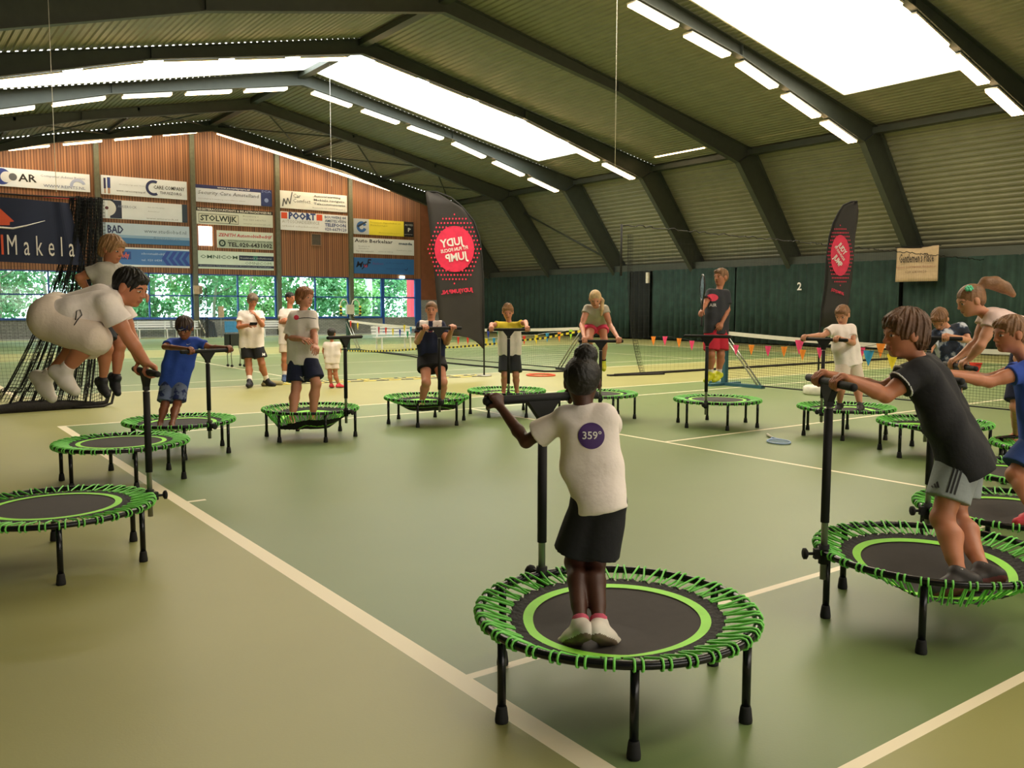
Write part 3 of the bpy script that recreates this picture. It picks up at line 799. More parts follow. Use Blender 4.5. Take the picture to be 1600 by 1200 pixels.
def person(label, D, hgt, J, face, HH, look, hair, grip=None, res=.008, up0=(0, 0, 1), cat='person'):
    """J: joints (u, v, extra depth). All joints become points of the hall before anything is built."""
    def P(k):
        q = J[k]
        if len(q) == 3 and isinstance(q, np.ndarray): return q
        return at_d(q[0], q[1], D+q[2])
    s = hgt
    if D is None: D = (depth(J['aA'])+depth(J['aB']))/2
    pt = {k: P(k) for k in J if k[0] not in '_g'}
    if '_td' in J:
        for c, (x_, z_) in zip('AB', J['_td']): pt['t'+c] = pt['a'+c]+cdir(x_, 0, z_)*.12*s-np.array([0, 0, .045*s])
    for c in 'AB':
        q = pt['t'+c]-pt['a'+c]; l_ = np.linalg.norm(q)
        if l_ > .13*s: pt['t'+c] = pt['a'+c]+q/l_*.13*s
    hd = pt['head']; hr, hf, hu = head_frame(face, up0)
    sA, sB, hA, hB = pt['sA'], pt['sB'], pt['hA'], pt['hB']
    sc = (sA+sB)/2; hc = (hA+hB)/2; tor = nrm(sc-hc)
    neck = sc+tor*.035*s
    hs = s*1.0/1.3*float(look.get('hand', 1.0))*.95
    info = {}
    handpts = {}
    for c in 'AB':
        e = pt['e'+c]
        gk = 'g'+c
        if gk in J:
            T = TRAMP[J['_bar']]; B = T['top']+T['tx']*T['hl']*J[gk][0]
            w = B+nrm(nrm(e-B)*.058*hs+np.array([0, 0, .024*hs])*(1 if e[2] > B[2]-.12 else .5))*.068*hs
            handpts[c] = ('g', w, B, T['tx'])
        else:
            h_ = pt['w'+c]; handpts[c] = ('f', h_, nrm(h_-e), None)
    allp = [hd]+[pt[k] for k in pt if isinstance(pt[k], np.ndarray)]+[q[1] for q in handpts.values()]
    allp = np.array(allp); lo = allp.min(0)-.17*s-.04; hi = allp.max(0)+.17*s+.04
    fd = Fld(lo, hi, res)
    b = look.get('build', 1.0)
    # torso
    side = nrm(sB-sA)
    fwd = nrm(np.cross(side, tor)); fwd = fwd if fwd@hf > 0 else -fwd
    for a_, c_ in ((sA, hA), (sB, hB)):
        ins = (hc-a_); a1 = a_+(sc-a_)*.34-tor*.035*s; wm = (a_*.42+c_*.58)+(hc*.58+sc*.42-(a_*.42+c_*.58))*.22
        fd.cone(a1, wm, .046*s*b, .041*s*b, .03); fd.cone(wm, c_, .041*s*b, .048*s*b, .03)
    fd.cone(sc-tor*.06*s, hc, .054*s*b, .054*s*b, .04)
    fd.cone(sA, sB, .031*s, .031*s, .03)
    # neck, head
    R_ = np.array([hr, hf, hu]); G = HH
    def hp(x, y, z): return hd+hr*x*G+hf*y*G+hu*z*G
    fd.cone(neck-tor*.03*s, hp(0, -.10, -.22), .030*s, .027*s, .025)
    fd.ell(hp(0, -.07, .12), R_, np.array([.335, .41, .37])*G, .02)
    fd.ell(hp(0, .06, -.14), R_, np.array([.265, .30, .34])*G, .03*G/.2)
    fd.cone(hp(-.05, .22, -.37), hp(.05, .22, -.37), .085*G, .085*G, .05*G)
    fd.cone(hp(-.16, .285, .09), hp(.16, .285, .09), .055*G, .055*G, .06*G)
    for x in (-.15, .15): fd.ell(hp(x, .40, .01), R_, np.array([.075, .07, .05])*G, .04*G, op='-')
    for x in (-.145, .145): fd.ell(hp(x, .305, .005), R_, np.array([.06, .055, .05])*G, .01*G)
    fd.cone(hp(0, .34, .05), hp(0, .415, -.11), .030*G, .042*G, .04*G)
    for x in (-.05, .05): fd.ell(hp(x, .37, -.125), R_, np.array([.035, .045, .03])*G, .02*G)
    fd.cone(hp(-.07, .335, -.235), hp(.07, .335, -.235), .028*G, .028*G, .02*G); fd.cone(hp(-.055, .325, -.285), hp(.055, .325, -.285), .032*G, .032*G, .02*G)
    for x in (-1, 1): fd.ell(hp(x*.335, -.04, -.03), R_, np.array([.045, .09, .135])*G, .02*G)
    # arms
    for c, S in (('A', sA), ('B', sB)):
        e = pt['e'+c]; kind, w, B, ax = handpts[c]
        fd.cone(S, e, .030*s*b, .024*s*b, .02); fd.cone(S+(e-S)*.12, S+(e-S)*.62, .031*s*b, .027*s*b, .02)
        mf = e+(w-e)*.3; fd.cone(e, mf, .0232*s*b, .0245*s*b, .015); fd.cone(mf, w, .0245*s*b, .0165*s*b, .012)
        if kind == 'g': hand_grip(fd, w, B, ax, hs)
        else: hand_free(fd, w, B, look.get('palm'+c, hc-w), hs, look.get('curl', 28))
    # legs
    for c, Hp in (('A', hA), ('B', hB)):
        k, a, t = pt['k'+c], pt['a'+c], pt['t'+c]
        fd.cone(Hp, k, .052*s*b, .034*s*b, .03); fd.cone(k, a, .031*s*b, .021*s, .02)
        kd = nrm(a-k); back = nrm(-(t-a)+kd*((t-a)@kd)); m_ = k+(a-k)*.32+back*.010*s
        fd.cone(k+(a-k)*.12+back*.004*s, m_, .031*s*b, .036*s*b, .02); fd.cone(m_, k+(a-k)*.68, .036*s*b, .025*s*b, .02)
        fd.cone(k, k, .0355*s*b, .0355*s*b, .02)
        ft = nrm(t-a); heel = a+kd*.024*s-ft*.02*s
        fd.cone(a, a+kd*.01*s, .021*s, .021*s, .01)
        if not look.get('shoe'):
            fd.cone(a, heel, .022*s, .022*s, .01); fd.cone(heel, t, .024*s, .019*s, .012, sq=(kd, .8))
            sdv = nrm(np.cross(ft, kd))
            for i in range(5): fd.cone(t+sdv*(i-2)*.0085*s, t+sdv*(i-2)*.0095*s+ft*(.022-.003*abs(i-1))*s, .0078*s, .0066*s, .004)
    V, Q = fd.mesh()
    C = V[Q].mean(1)-hd; X, Y, Z = C@hr/G, C@hf/G, C@hu/G
    mi = np.zeros(len(Q), int)
    fr = (Y > .22) & (np.abs(X) < .3) & (np.abs(Z) < .45)
    mi[fr & (((np.abs(X)-.145)/.058)**2+((Z-.005)/.024)**2 < 1)] = 2
    mi[fr & (((np.abs(X)-.145)/.038)**2+((Z-.008)/.034)**2 < 1)] = 1
    mi[fr & (np.abs(np.abs(X)-.15) < .085) & (np.abs(Z-.105+.12*(np.abs(X)-.15)**2/.02) < .016)] = 4
    mi[fr & (np.abs(X) < .095) & (np.abs(Z+.262) < .036-.012*np.abs(X)/.095)] = 3
    root = thing('person', (float(hc[0]), float(hc[1]), 0), label, cat)
    off = np.array(root.location)
    inv = lambda V_: V_-off
    sk = look['skin']; hm = look['hairm']
    to_obj('body', inv(V), Q, [sk, M_eyed, M_eyew, M_lip, hm], root, mi)
    # hair
    if hair:
        fh = Fld(hd-G*1.15, hd+G*1.15, min(res, .006)); st = hair
        th = {'short': 1.08, 'mop': 1.16, 'crop': 1.05, 'tied': 1.05, 'afro': 1.12, 'bob': 1.13, 'curls': 1.14, 'buzz': 1.035}[st]
        fo = {'short': .005, 'mop': .006, 'crop': .004, 'tied': .002, 'afro': .0026, 'bob': .007, 'curls': .006, 'buzz': .001}[st]*G/.21
        rad = np.array([.335, .41, .37])*G*th; rad[2] *= (1.03 if st in ('mop', 'curls') else 1)
        fh.ell(hp(0, -.075, .125), R_, rad, .0, fold=fo, fq=(260 if st == 'afro' else 125) if st != 'curls' else 95)
        if st in ('mop', 'bob'):
            fh.ell(hp(0, -.22, -.06), R_, np.array([.36, .29, .40])*G, .05*G, fold=fo, fq=125)
            fh.ell(hp(0, .21, .27), R_, np.array([.31, .17, .17])*G, .04*G, fold=fo, fq=125)
        else: fh.ell(hp(0, -.22, -.03), R_, np.array([.30, .24, .27])*G, .05*G, fold=fo*.6)
        if st == 'short': fh.ell(hp(.02, .20, .30), R_, np.array([.27, .17, .13])*G, .04*G, fold=fo)
        # open the face and the neck
        fh.ell(hp(0, .42, -.16 if st not in ('mop', 'bob') else -.14), R_, np.array([.33 if st not in ('mop', 'bob') else .30, .37, .37 if st not in ('mop', 'bob') else .33])*G, .02*G, op='-')
        fh.ell(hp(0, .12, -.42), R_, np.array([.6, .30, .36])*G, .02*G, op='-')
        fh.ell(hp(0, -.12, -.85 if st not in ('bob',) else -.95), R_, np.array([.8, .8, .52])*G, .02*G, op='-')
        if st not in ('mop', 'bob'):
            for x in (-1, 1): fh.ell(hp(x*.37, -.01, -.06), R_, np.array([.10, .12, .16])*G, .01*G, op='-')
        if 'pony' in look:
            pts = [np.array(q) for q in look['pony']]
            for i in range(len(pts)-1):
                a, b2 = pts[i], pts[i+1]; r0 = look['ponyr'][i]; r1 = look['ponyr'][i+1]
                fh.cone(hp(*a), hp(*b2), r0*G, r1*G, .03*G, fold=.004, fq=70)
        if 'puff' in look:
            c_, r_ = look['puff']; fh.ell(hp(*c_), R_, np.array([r_, r_, r_*.95])*G, .03*G, fold=.0035 if st == 'afro' else .010, fq=210 if st == 'afro' else 110)
        Vh, Qh = fh.mesh()
        if len(Vh): to_obj('hair', inv(relax(Vh, Qh)), Qh, hm, root)
    # shirt
    def torso_cloth(f_, ex, hem, fold=.0035, flare=.0, top=True):
        up_c = (sc+tor*.045*s, nrm(tor+.0*fwd)); lowp = hc-tor*hem*s
        for a_, c_ in ((sA, hA), (sB, hB)):
            a1 = a_+(sc-a_)*.30-tor*.03*s; wm = (a_*.42+c_*.58); c2 = c_-tor*(hem*s)+(c_-hc)*.12
            f_.cone(a1, wm, (.045+ex)*s*b, (.041+ex+flare*.4)*s*b, .03, fold=fold, clip=(lowp, -tor)); f_.cone(wm, c2, (.041+ex+flare*.4)*s*b, (.047+ex+flare*.7)*s*b, .03, fold=fold, clip=(lowp, -tor))
        f_.cone(sc-tor*.05*s, hc-tor*hem*s, (.054+ex)*s*b, (.056+ex+flare*.7)*s*b, .03, fold=fold, clip=(lowp, -tor))
        f_.cone(sA, sB, (.031+ex*.7)*s, (.031+ex*.7)*s, .03)
        f_.cone(sc, sc+tor*.035*s, .044*s, .035*s, .02, cut=True)
    def outer(fset, name, mats, pick=None):
        V_, Q_ = fset.mesh()
        if not len(V_): return None
        V_ = relax(V_, Q_)
        mi_ = None
        if pick is not None: mi_ = pick(V_[Q_].mean(1))
        return to_obj(name, inv(V_), Q_, mats, root, mi_)
    if 'shirt' in look:
        L_ = look['shirt']; f_ = Fld(lo-.03, hi+.03, max(res, .006))
        torso_cloth(f_, L_.get('ex', .014), L_.get('hem', .05), L_.get('fold', .0035)*s, L_.get('flare', .012))
        sl = L_.get('sleeve', .62)
        if sl > 0:
            for c, S in (('A', sA), ('B', sB)):
                e = pt['e'+c]; d = e-S; f_.cone(S, S+d*sl, .036*s*b, (.033+L_.get('sf', .012))*s*b, .025, cut=True, fold=.003*s)
                if sl > 1.05: pass
        o = outer(f_, L_.get('name', 't_shirt'), L_['m'], L_.get('pick') and (lambda Cc: L_['pick'](Cc, dict(sc=sc, hc=hc, tor=tor, fwd=fwd, side=side, s=s))))
        info['shirt'] = o
        if L_.get('trim') is not None:
            for c, S in (('A', sA), ('B', sB)):
                e = pt['e'+c]; d = e-S; f2 = Fld(lo-.03, hi+.03, max(res, .006)); r_ = (.0355+L_.get('sf', .012))*s*b
                f2.cone(S+d*(sl-.07), S+d*(sl-.02), r_, r_+.001, .0, cut=True, cut0=True); outer(f2, 'sleeve_trim', L_['trim'])
    if 'shorts' in look:
        L_ = look['shorts']; f_ = Fld(lo-.03, hi+.03, max(res, .006)); wl = hc+tor*L_.get('rise', .06)*s
        f_.cone(hA, hB, (.056+L_.get('ex', .006))*s*b, (.056+L_.get('ex', .006))*s*b, .02, clip=(wl, tor))
        f_.cone(hc, hc+tor*.05*s, .062*s*b, .058*s*b, .03, sq=(side, 1.35), clip=(wl, tor))
        ln = L_.get('len', .72); fl = L_.get('flare', .022)
        for c, Hp in (('A', hA), ('B', hB)):
            k = pt['k'+c]; f_.cone(Hp, Hp+(k-Hp)*ln, (.056+L_.get('ex', .006))*s*b, (.044+fl)*s*b, .015, cut='below' not in L_, fold=.0035*s)
            if 'below' in L_: f_.cone(k, k+(pt['a'+c]-k)*L_['below'], (.044+fl)*s*b, (.044+fl)*s*b*.92, .015, cut=True, fold=.0035*s)
        if L_.get('skirt'):
            f_.cone(hc+tor*.02*s, hc-tor*.0+(pt['kA']+pt['kB']-2*hc)*.5*ln, .070*s, .085*s, .03, sq=(side, 1.35), cut=True, fold=.004)
        info['shorts'] = outer(f_, L_.get('name', 'shorts'), L_['m'], L_.get('pick') and (lambda Cc: L_['pick'](Cc, dict(sc=sc, hc=hc, tor=tor, fwd=fwd, side=side, s=s, hA=hA, kA=pt['kA']))))
    if look.get('shoe') is not None:
        for c in 'AB':
            k, a, t = pt['k'+c], pt['a'+c], pt['t'+c]; kd = nrm(a-k)
            ft = nrm(t-a); u_ = -kd; u_ = nrm(u_-ft*(u_@ft)*.0)
            fdir = nrm(ft-nrm(kd)*(ft@kd)*.55); dn = nrm(-np.cross(np.cross(fdir, kd), fdir)); dn = dn if dn@kd > 0 else -dn
            heel = a+dn*.026*s-fdir*.026*s; toe = heel+fdir*.118*s
            f_ = Fld(np.minimum(heel, toe)-.09*s, np.maximum(heel, toe)+.09*s, .005)
            wdt = (np.cross(fdir, dn))
            f_.cone(heel, heel+fdir*.075*s, .030*s, .029*s, .015, sq=(wdt, .92)); f_.cone(heel+fdir*.06*s+dn*.004*s, toe, .030*s, .021*s, .015)
            f_.cone(heel-dn*.01*s+fdir*.012*s, a-dn*.012*s+fdir*.006*s, .029*s, .027*s, .012)
            f_.cone(a+fdir*.01*s, heel+fdir*.09*s-dn*.004*s, .024*s, .018*s, .015)
            solep = heel+dn*.019*s
            f_.F = np.maximum(f_.F, 0*f_.F-9)
            q = f_.box(heel-1, heel+1, 0) 
            sl_, PP = f_.box(f_.lo, f_.lo+f_.n*f_.h, 0); dd = (PP-(heel+dn*.027*s).astype(np.float32))@dn.astype(np.float32); f_.F[sl_] = np.maximum(f_.F[sl_], dd)
            def pick(Cc, solep=solep, dn=dn, a=a, fdir=fdir, heel=heel):
                r = np.zeros(len(Cc), int); r[(Cc-solep)@dn > -.002*s] = 1; return r
            sm = look['shoe']; sm = sm if isinstance(sm, (list, tuple)) else [sm, sm]
            outer(f_, 'shoe', list(sm), pick)
            if look.get('sock') is not None:
                sh = look.get('sockh', .05)
                f2 = Fld(np.minimum(a, k)-.07*s, np.maximum(a, k)+.07*s, .005); f2.cone(a+kd*.012*s, a-kd*sh*s, .0265*s, .0275*s, .0, cut=True); outer(f2, 'sock', look['sock'])
    info.update(root=root, pt=pt, sc=sc, hc=hc, tor=tor, fwd=fwd, side=side, hp=hp, hr=hr, hf=hf, hu=hu, G=G, s=s, fdir=fwd, hands=handpts)
    return info

def decal(target, root, name, V2, F2, org, xd, yd, nd, mats, off=.004, mi=None, parent=None):
    """lay a flat drawing (V2 in metres) onto the cloth of a garment along direction -nd"""
    me = target.data; V_ = [v.co.copy() for v in me.vertices]; P_ = [tuple(p.vertices) for p in me.polygons]
    bv = BVHTree.FromPolygons(V_, P_); o = np.array(root.location)
    out = []
    for (x, y, *_z) in V2:
        p = np.array(org)-o+np.array(xd)*x+np.array(yd)*y
        h = bv.ray_cast(Vector(p+np.array(nd)*.35), Vector(-np.array(nd)), .7)
        out.append((np.array(h[0])+np.array(nd)*off) if h[0] is not None else p)
    mb = MB(); mb.add(out, F2); 
    if mi is not None: mb.m = list(mi)
    return mb.build(name, mats, parent or target)
def disc2(r, n=40, rings=6):
    V = [(0, 0)]; F_ = []
    for q in range(1, rings+1):
        for j in range(n): V.append((r*q/rings*math.cos(2*PI*j/n), r*q/rings*math.sin(2*PI*j/n)))
    for j in range(n): F_.append((0, 1+j, 1+(j+1) % n))
    for q in range(1, rings):
        for j in range(n): a = 1+(q-1)*n; F_.append((a+j, a+n+j, a+n+(j+1) % n, a+(j+1) % n))
    return V, F_
SWOOSH = ([(-.5, .12), (-.42, -.06), (-.30, -.14), (-.12, -.10), (.5, .22), (-.05, .0), (-.25, -.03), (-.36, .02)], [(0, 1, 7), (1, 2, 6, 7), (2, 3, 5, 6), (3, 4, 5)])
def band(info, name, m_, zc, hh, x=1.03, parent_hair=True):
    """band worn round the head"""
    mb = MB(); n = 40; vs = []
    for z in (zc-hh, zc+hh):
        for j in range(n):
            a = 2*PI*j/n; zz = (z-.12)/.37; k = math.sqrt(max(.05, 1-zz*zz)); vs.append(np.array(info['hp'](.335*x*k*math.cos(a), -.07+.41*x*k*math.sin(a), z))-np.array(info['root'].location))
    mb.add(vs, [(j, (j+1) % n, n+(j+1) % n, n+j) for j in range(n)], 0, True); o = mb.build(name, m_, info['root'])
    md = o.modifiers.new('t', 'SOLIDIFY'); md.thickness = .004; md.offset = 1
    return o
light, tan, brown, dark, rosy = skin('light', 'c98c6c'), skin('tan', 'b87656'), skin('brown', '8a5238'), skin('dark', '4a2a1e'), skin('rosy', 'cf8c70')
h_bl, h_br, h_lb, h_bk, h_gr, h_dbr = hairm('sandy', '96704a'), hairm('brown', '5e3f2a'), hairm('light_brown', '805a3a'), hairm('black', '14100e'), hairm('blond', 'c8a878'), hairm('dark_brown', '38261c')
c_wht, c_cream = cloth('white', 'f0e4de'), cloth('cream', 'dccbbb')
c_blk, c_navy, c_blue, c_grey = cloth('black', '17171c'), cloth('navy', '1b2140'), cloth('royal_blue', '2b4cae'), cloth('grey', 'a59f94')
c_char = cloth('charcoal', '2e3036'); c_red = cloth('red', 'c22038'); c_pink = cloth('pink', 'e8466a'); c_yel = cloth('yellow', 'e6cf3c')
s_white = mat('white_shoe', 'd8cfc4', .6, noise=.05); s_blk = mat('black_shoe', '191820', .6, noise=.1); s_sole = mat('brown_sole', '6e5c4a', .6, noise=.05)
s_red = mat('red_shoe', 'c93040', .6, noise=.1); s_yel = mat('yellow_shoe', 'd6d62c', .5, noise=.1); s_dk = mat('dark_shoe', '2a2426', .6, noise=.1); s_blu = mat('blue_shoe', '3a5078', .6, noise=.1)
def pat(M, c1, c2, sc, c3=None):
    N = M.node_tree.nodes; L = M.node_tree.links; r = [n for n in N if n.type == 'VALTORGB'][0]; t = [n for n in N if n.type == 'TEX_NOISE'][0]
    t.inputs['Scale'].default_value = sc; e = r.color_ramp.elements; e[0].position = .45; e[1].position = .52; e[0].color = (*srgb(c1), 1); e[1].color = (*srgb(c2), 1)
    if c3: q = e.new(.62); q.color = (*srgb(c3), 1)
    return M
c_camo = pat(cloth('patterned_blue', '2a3566'), '1e2a5c', '6c7798', 14)
c_tie = pat(cloth('tie_dyed', '202838'), '151d2c', '23344f', 9, 'c8cdd6')

def T(k): return depth(TRAMP[k]['c'])
PEOPLE = {}
def Z(u, v, z): return at_z(u, v, z)
# 17 child in front
PEOPLE[17] = person('child seen from behind, white t-shirt with a purple 359 disc, nearest trampoline', T('T15')-.05, 1.22, dict(
    head=(910, 596, .02), sA=(884, 652, .02), sB=(944, 650, -.02), eA=(822, 690, .10), gA=(-.86,), _bar='T15', eB=(952, 668, .25), gB=(.55,),
    hA=(921, 784, -.02), hB=(949, 784, -.04), kA=(898, 878, .04), kB=(930, 880, .02), aA=ankle(17, 0), aB=ankle(17, 1), _td=[q[2:] for q in STAND[17][1:]]),
    cdir(.12, -.12, 1), .20, dict(skin=dark, hairm=h_bk, shirt=dict(m=c_wht, sleeve=.70, ex=.014, hem=.03, fold=.0085, flare=.012, sf=.024),
    shorts=dict(m=c_blk, len=.83, flare=.045, ex=.014, rise=.03), shoe=[s_white, s_sole], sock=cloth('pink_sock', 'c0526a'), sockh=.03, build=.88, puff=((.07, -.14, .53), .24)), 'afro', res=.005)
# 16 boy in black
PEOPLE[16] = person('boy leaning forward in a black polo shirt and grey shorts with black stripes', T('T14')-.02, 1.50, dict(
    head=(1412, 522, .0), sA=(1436, 580, -.13), sB=(1448, 570, .13), eA=(1384, 618, -.14), gA=(.38,), _bar='T14', eB=(1378, 608, .12), gB=(-.42,),
    hA=(1502, 712, -.08), hB=(1506, 706, .08), kA=(1472, 810, -.10), kB=(1492, 803, .08), aA=ankle(16, 0), aB=ankle(16, 1), _td=[q[2:] for q in STAND[16][1:]]),
    cdir(-1, -.10, -.08), .243, dict(skin=tan, hairm=h_br, shirt=dict(m=c_blk, name='polo_shirt', sleeve=.58, ex=.014, hem=.06, fold=.0065, flare=.026, sf=.014, trim=cloth('white_trim', 'c9c9c9')),
    shorts=dict(m=cloth('pale_grey', '8d9496'), len=.70, flare=.026, ex=.012), shoe=[s_dk, mat('dark_red_sole', '6a2a30')], sock=c_wht, sockh=.012, build=1.0), 'mop', res=.005)
# 1 boy in white jumping
PEOPLE[1] = person('boy in white clothes and white shoes crouching in the air over the left trampoline', T('T1')+.05, 1.50, dict(
    head=(205, 449, .12), sA=(168, 474, -.10), sB=(182, 466, .22), eA=(202, 530, -.02), gA=(.4,), _bar='T1', eB=(206, 530, .30), gB=(-.4,),
    hA=(82, 498, -.05), hB=(90, 492, .18), kA=(146, 530, -.08), kB=(138, 535, .22), aA=(100, 580, -.06), aB=(70, 590, .20), tA=(128, 605, -.08), tB=(92, 622, .18)),
    cdir(.95, -.36, -.12), .245, dict(skin=tan, hairm=h_bk, shirt=dict(m=c_wht, sleeve=.52, ex=.016, hem=-.012, fold=.0085, flare=.006, sf=.020),
    shorts=dict(m=c_cream, len=1.0, flare=.020, below=.12, ex=.030, rise=.075), shoe=[s_white, s_white], sock=c_wht, sockh=.035, build=1.08), 'short', res=.0055)
# 2 boy behind
PEOPLE[2] = person('boy in a grey t-shirt and black shorts jumping behind the crouching boy in white', T('T2'), 1.45, dict(
    head=(176, 390, .0), sA=(158, 420, -.14), sB=(180, 418, .14), eA=(124, 434, -.18), wA=(140, 458, -.02), eB=(205, 440, .16), wB=(222, 455, .12),
    hA=(160, 496, -.07), hB=(174, 494, .08), kA=(167, 545, -.12), kB=(187, 540, .04), aA=(160, 596, -.05), aB=(181, 591, .06), tA=(168, 624, -.08), tB=(184, 622, .04)),
    cdir(.95, -.28, -.25), .245, dict(skin=tan, hairm=h_bl, shirt=dict(m=c_grey, sleeve=.60, ex=.012, hem=.05), shorts=dict(m=c_char, len=.72, flare=.02),
    shoe=[s_blk, s_blk], sock=cloth('black_sock', '1a1a1e'), sockh=.03), 'mop', res=.007)
# 3 small boy with headband
PEOPLE[3] = person('small boy in a royal blue t-shirt and headband holding a trampoline bar', T('T3'), 1.18, dict(
    head=(288, 513, -.10), sA=(267, 536, -.02), sB=(306, 534, .02), eA=(257, 542, -.14), gA=(-.62,), _bar='T3', eB=(330, 543, .02), gB=(.86,),
    hA=(263, 597, .02), hB=(281, 597, .04), kA=(258, 632, -.06), kB=(277, 631, -.04), aA=ankle(3, 0), aB=ankle(3, 1), _td=[q[2:] for q in STAND[3][1:]]),
    cdir(.08, -.42, -.9), .238, dict(skin=brown, hairm=h_dbr, shirt=dict(m=c_blue, sleeve=.62, ex=.018, hem=.06, sf=.016), shorts=dict(m=c_camo, len=.88, flare=.03, ex=.012)), 'curls', res=.007)
# 4 man with phone
PEOPLE[4] = person('man in a white t-shirt and black shorts looking down at a phone in his hand', None, 1.86, dict(
    head=(395, 470, .0), sA=(378, 491, .0), sB=(406, 491, .0), eA=(373, 511, -.12), wA=(389, 508, -.26), eB=(410, 508, -.14), wB=(401, 495, -.26),
    hA=(385.5, 535, 0), hB=(401, 535, 0), kA=(388.5, 569, -.04), kB=(409, 568, 0), aA=ankle(4, 0), aB=ankle(4, 1), _td=[q[2:] for q in STAND[4][1:]]),
    cdir(.45, -.42, -.8), .26, dict(skin=tan, hairm=hairm('grey_brown', '6e5b4c'), shirt=dict(m=c_wht, sleeve=.60, ex=.014, hem=.06), shorts=dict(m=c_blk, len=.74, flare=.026),
    shoe=[s_blk, s_blk], sock=c_wht, sockh=.07), 'mop', res=.009)
# 5 man with folded arms
PEOPLE[5] = person('man all in white with folded arms standing behind the boy in the polo shirt', None, 1.9, dict(
    head=(454, 466, .0), sA=(442, 488, .02), sB=(464, 488, -.02), eA=(439, 503, -.05), wA=(452, 503, -.26), eB=(467, 503, -.10), wB=(453, 500, -.26),
    hA=(446, 530, 0), hB=(458, 530, 0), kA=(445, 562, -.04), kB=(460, 562, 0), aA=ankle(5, 0), aB=ankle(5, 1), _td=[q[2:] for q in STAND[5][1:]]),
    cdir(.85, -.05, -.5), .25, dict(skin=tan, hairm=h_bk, shirt=dict(m=c_wht, sleeve=.60, ex=.014, hem=.06), shorts=dict(m=c_cream, len=.66, flare=.022),
    shoe=[s_blu, s_sole], sock=c_wht, sockh=.07), 'crop', res=.01)
# 6 boy in polo
PEOPLE[6] = person('tall boy in a white polo shirt and black shorts on the deeply sagging trampoline', T('T4'), 1.68, dict(
    head=(477, 465, .0), sA=(460, 494, .02), sB=(487, 493, -.04), eA=(450, 528, .02), wA=(474, 530, -.20), eB=(490, 520, -.10), wB=(493, 538, -.26),
    hA=(464, 559, .02), hB=(482, 559, -.02), kA=(463, 606, -.04), kB=(494, 600, -.10), aA=ankle(6, 0), aB=ankle(6, 1), _td=[q[2:] for q in STAND[6][1:]]),
    cdir(.85, -.02, -.5), .245, dict(skin=rosy, hairm=hairm('ginger_brown', '8a5632'), shirt=dict(m=c_wht, name='polo_shirt', sleeve=.85, ex=.012, hem=.05), shorts=dict(m=c_navy, len=.80, flare=.026)), 'mop', res=.007)
# 7 toddler
PEOPLE[7] = person('toddler with black hair seen from behind in a white top, beige shorts and pink shoes', None, 1.15, dict(
    head=(518.5, 521, .0), sA=(509, 538, 0), sB=(529, 538, 0), eA=(505.5, 548, .02), wA=(507, 556, -.02), eB=(531, 548, .04), wB=(530, 555, .0),
    hA=(514, 566, 0), hB=(523.5, 566, 0), kA=(515.5, 584, -.02), kB=(524, 584, -.02), aA=ankle(7, 0), aB=ankle(7, 1), _td=[q[2:] for q in STAND[7][1:]]),
    cdir(.3, .0, 1), .205, dict(skin=tan, hairm=h_bk, shirt=dict(m=c_wht, sleeve=.55, ex=.016, hem=.02), shorts=dict(m=c_cream, len=.60, flare=.03), shoe=[s_red, s_sole]), 'afro', res=.008)
# 8 woman
PEOPLE[8] = person('smiling woman in a navy and white sports dress holding a trampoline bar', T('T5'), 1.68, dict(
    head=(674, 484, .02), sA=(658, 508, .02), sB=(689, 508, .02), eA=(652, 534, -.02), gA=(-.62,), _bar='T5', eB=(698, 535, -.04), gB=(.62,),
    hA=(664, 562, .10), hB=(684, 562, .10), kA=(666, 598, -.16), kB=(692, 597, -.14), aA=ankle(8, 0), aB=ankle(8, 1), _td=[q[2:] for q in STAND[8][1:]]),
    cdir(.03, -.08, -1), .225, dict(skin=rosy, hairm=h_lb, shirt=dict(m=[c_navy, c_wht], name='sports_dress', sleeve=.5, ex=.006, hem=.09, flare=.004,
    pick=lambda C, q: ((np.abs((C-q['sc'])@q['side']) < .15) & (np.abs((C-q['sc'])@q['side']) > .03) & ((C-q['sc'])@q['tor'] > -.10+.9*np.abs((C-q['sc'])@q['side'])*.5)).astype(int)),
    shorts=dict(m=c_blk, name='skirt', len=.42, flare=.02, skirt=True)), 'tied', res=.007)
# 9 boy yellow
PEOPLE[9] = person('boy with tousled fair hair in a yellow and white t-shirt and dark shorts', T('T6'), 1.30, dict(
    head=(793.5, 487.5, -.05), sA=(783, 509, 0), sB=(809, 509, 0), eA=(768, 507, -.10), gA=(-.80,), _bar='T6', eB=(821, 503, -.10), gB=(.86,),
    hA=(789, 552, .05), hB=(804, 552, .05), kA=(788.5, 586, -.02), kB=(806, 586, -.02), aA=ankle(9, 0), aB=ankle(9, 1), _td=[q[2:] for q in STAND[9][1:]]),
    cdir(.0, -.30, -1), .225, dict(skin=rosy, hairm=h_bl, shirt=dict(m=[c_wht, c_yel], sleeve=.60, ex=.018, hem=.02,
    pick=lambda C, q: ((C-q['sc'])@q['tor'] > -.055).astype(int)), shorts=dict(m=c_char, len=.86, flare=.03, ex=.01), puff=((0, .04, .36), .27)), 'short', res=.007)
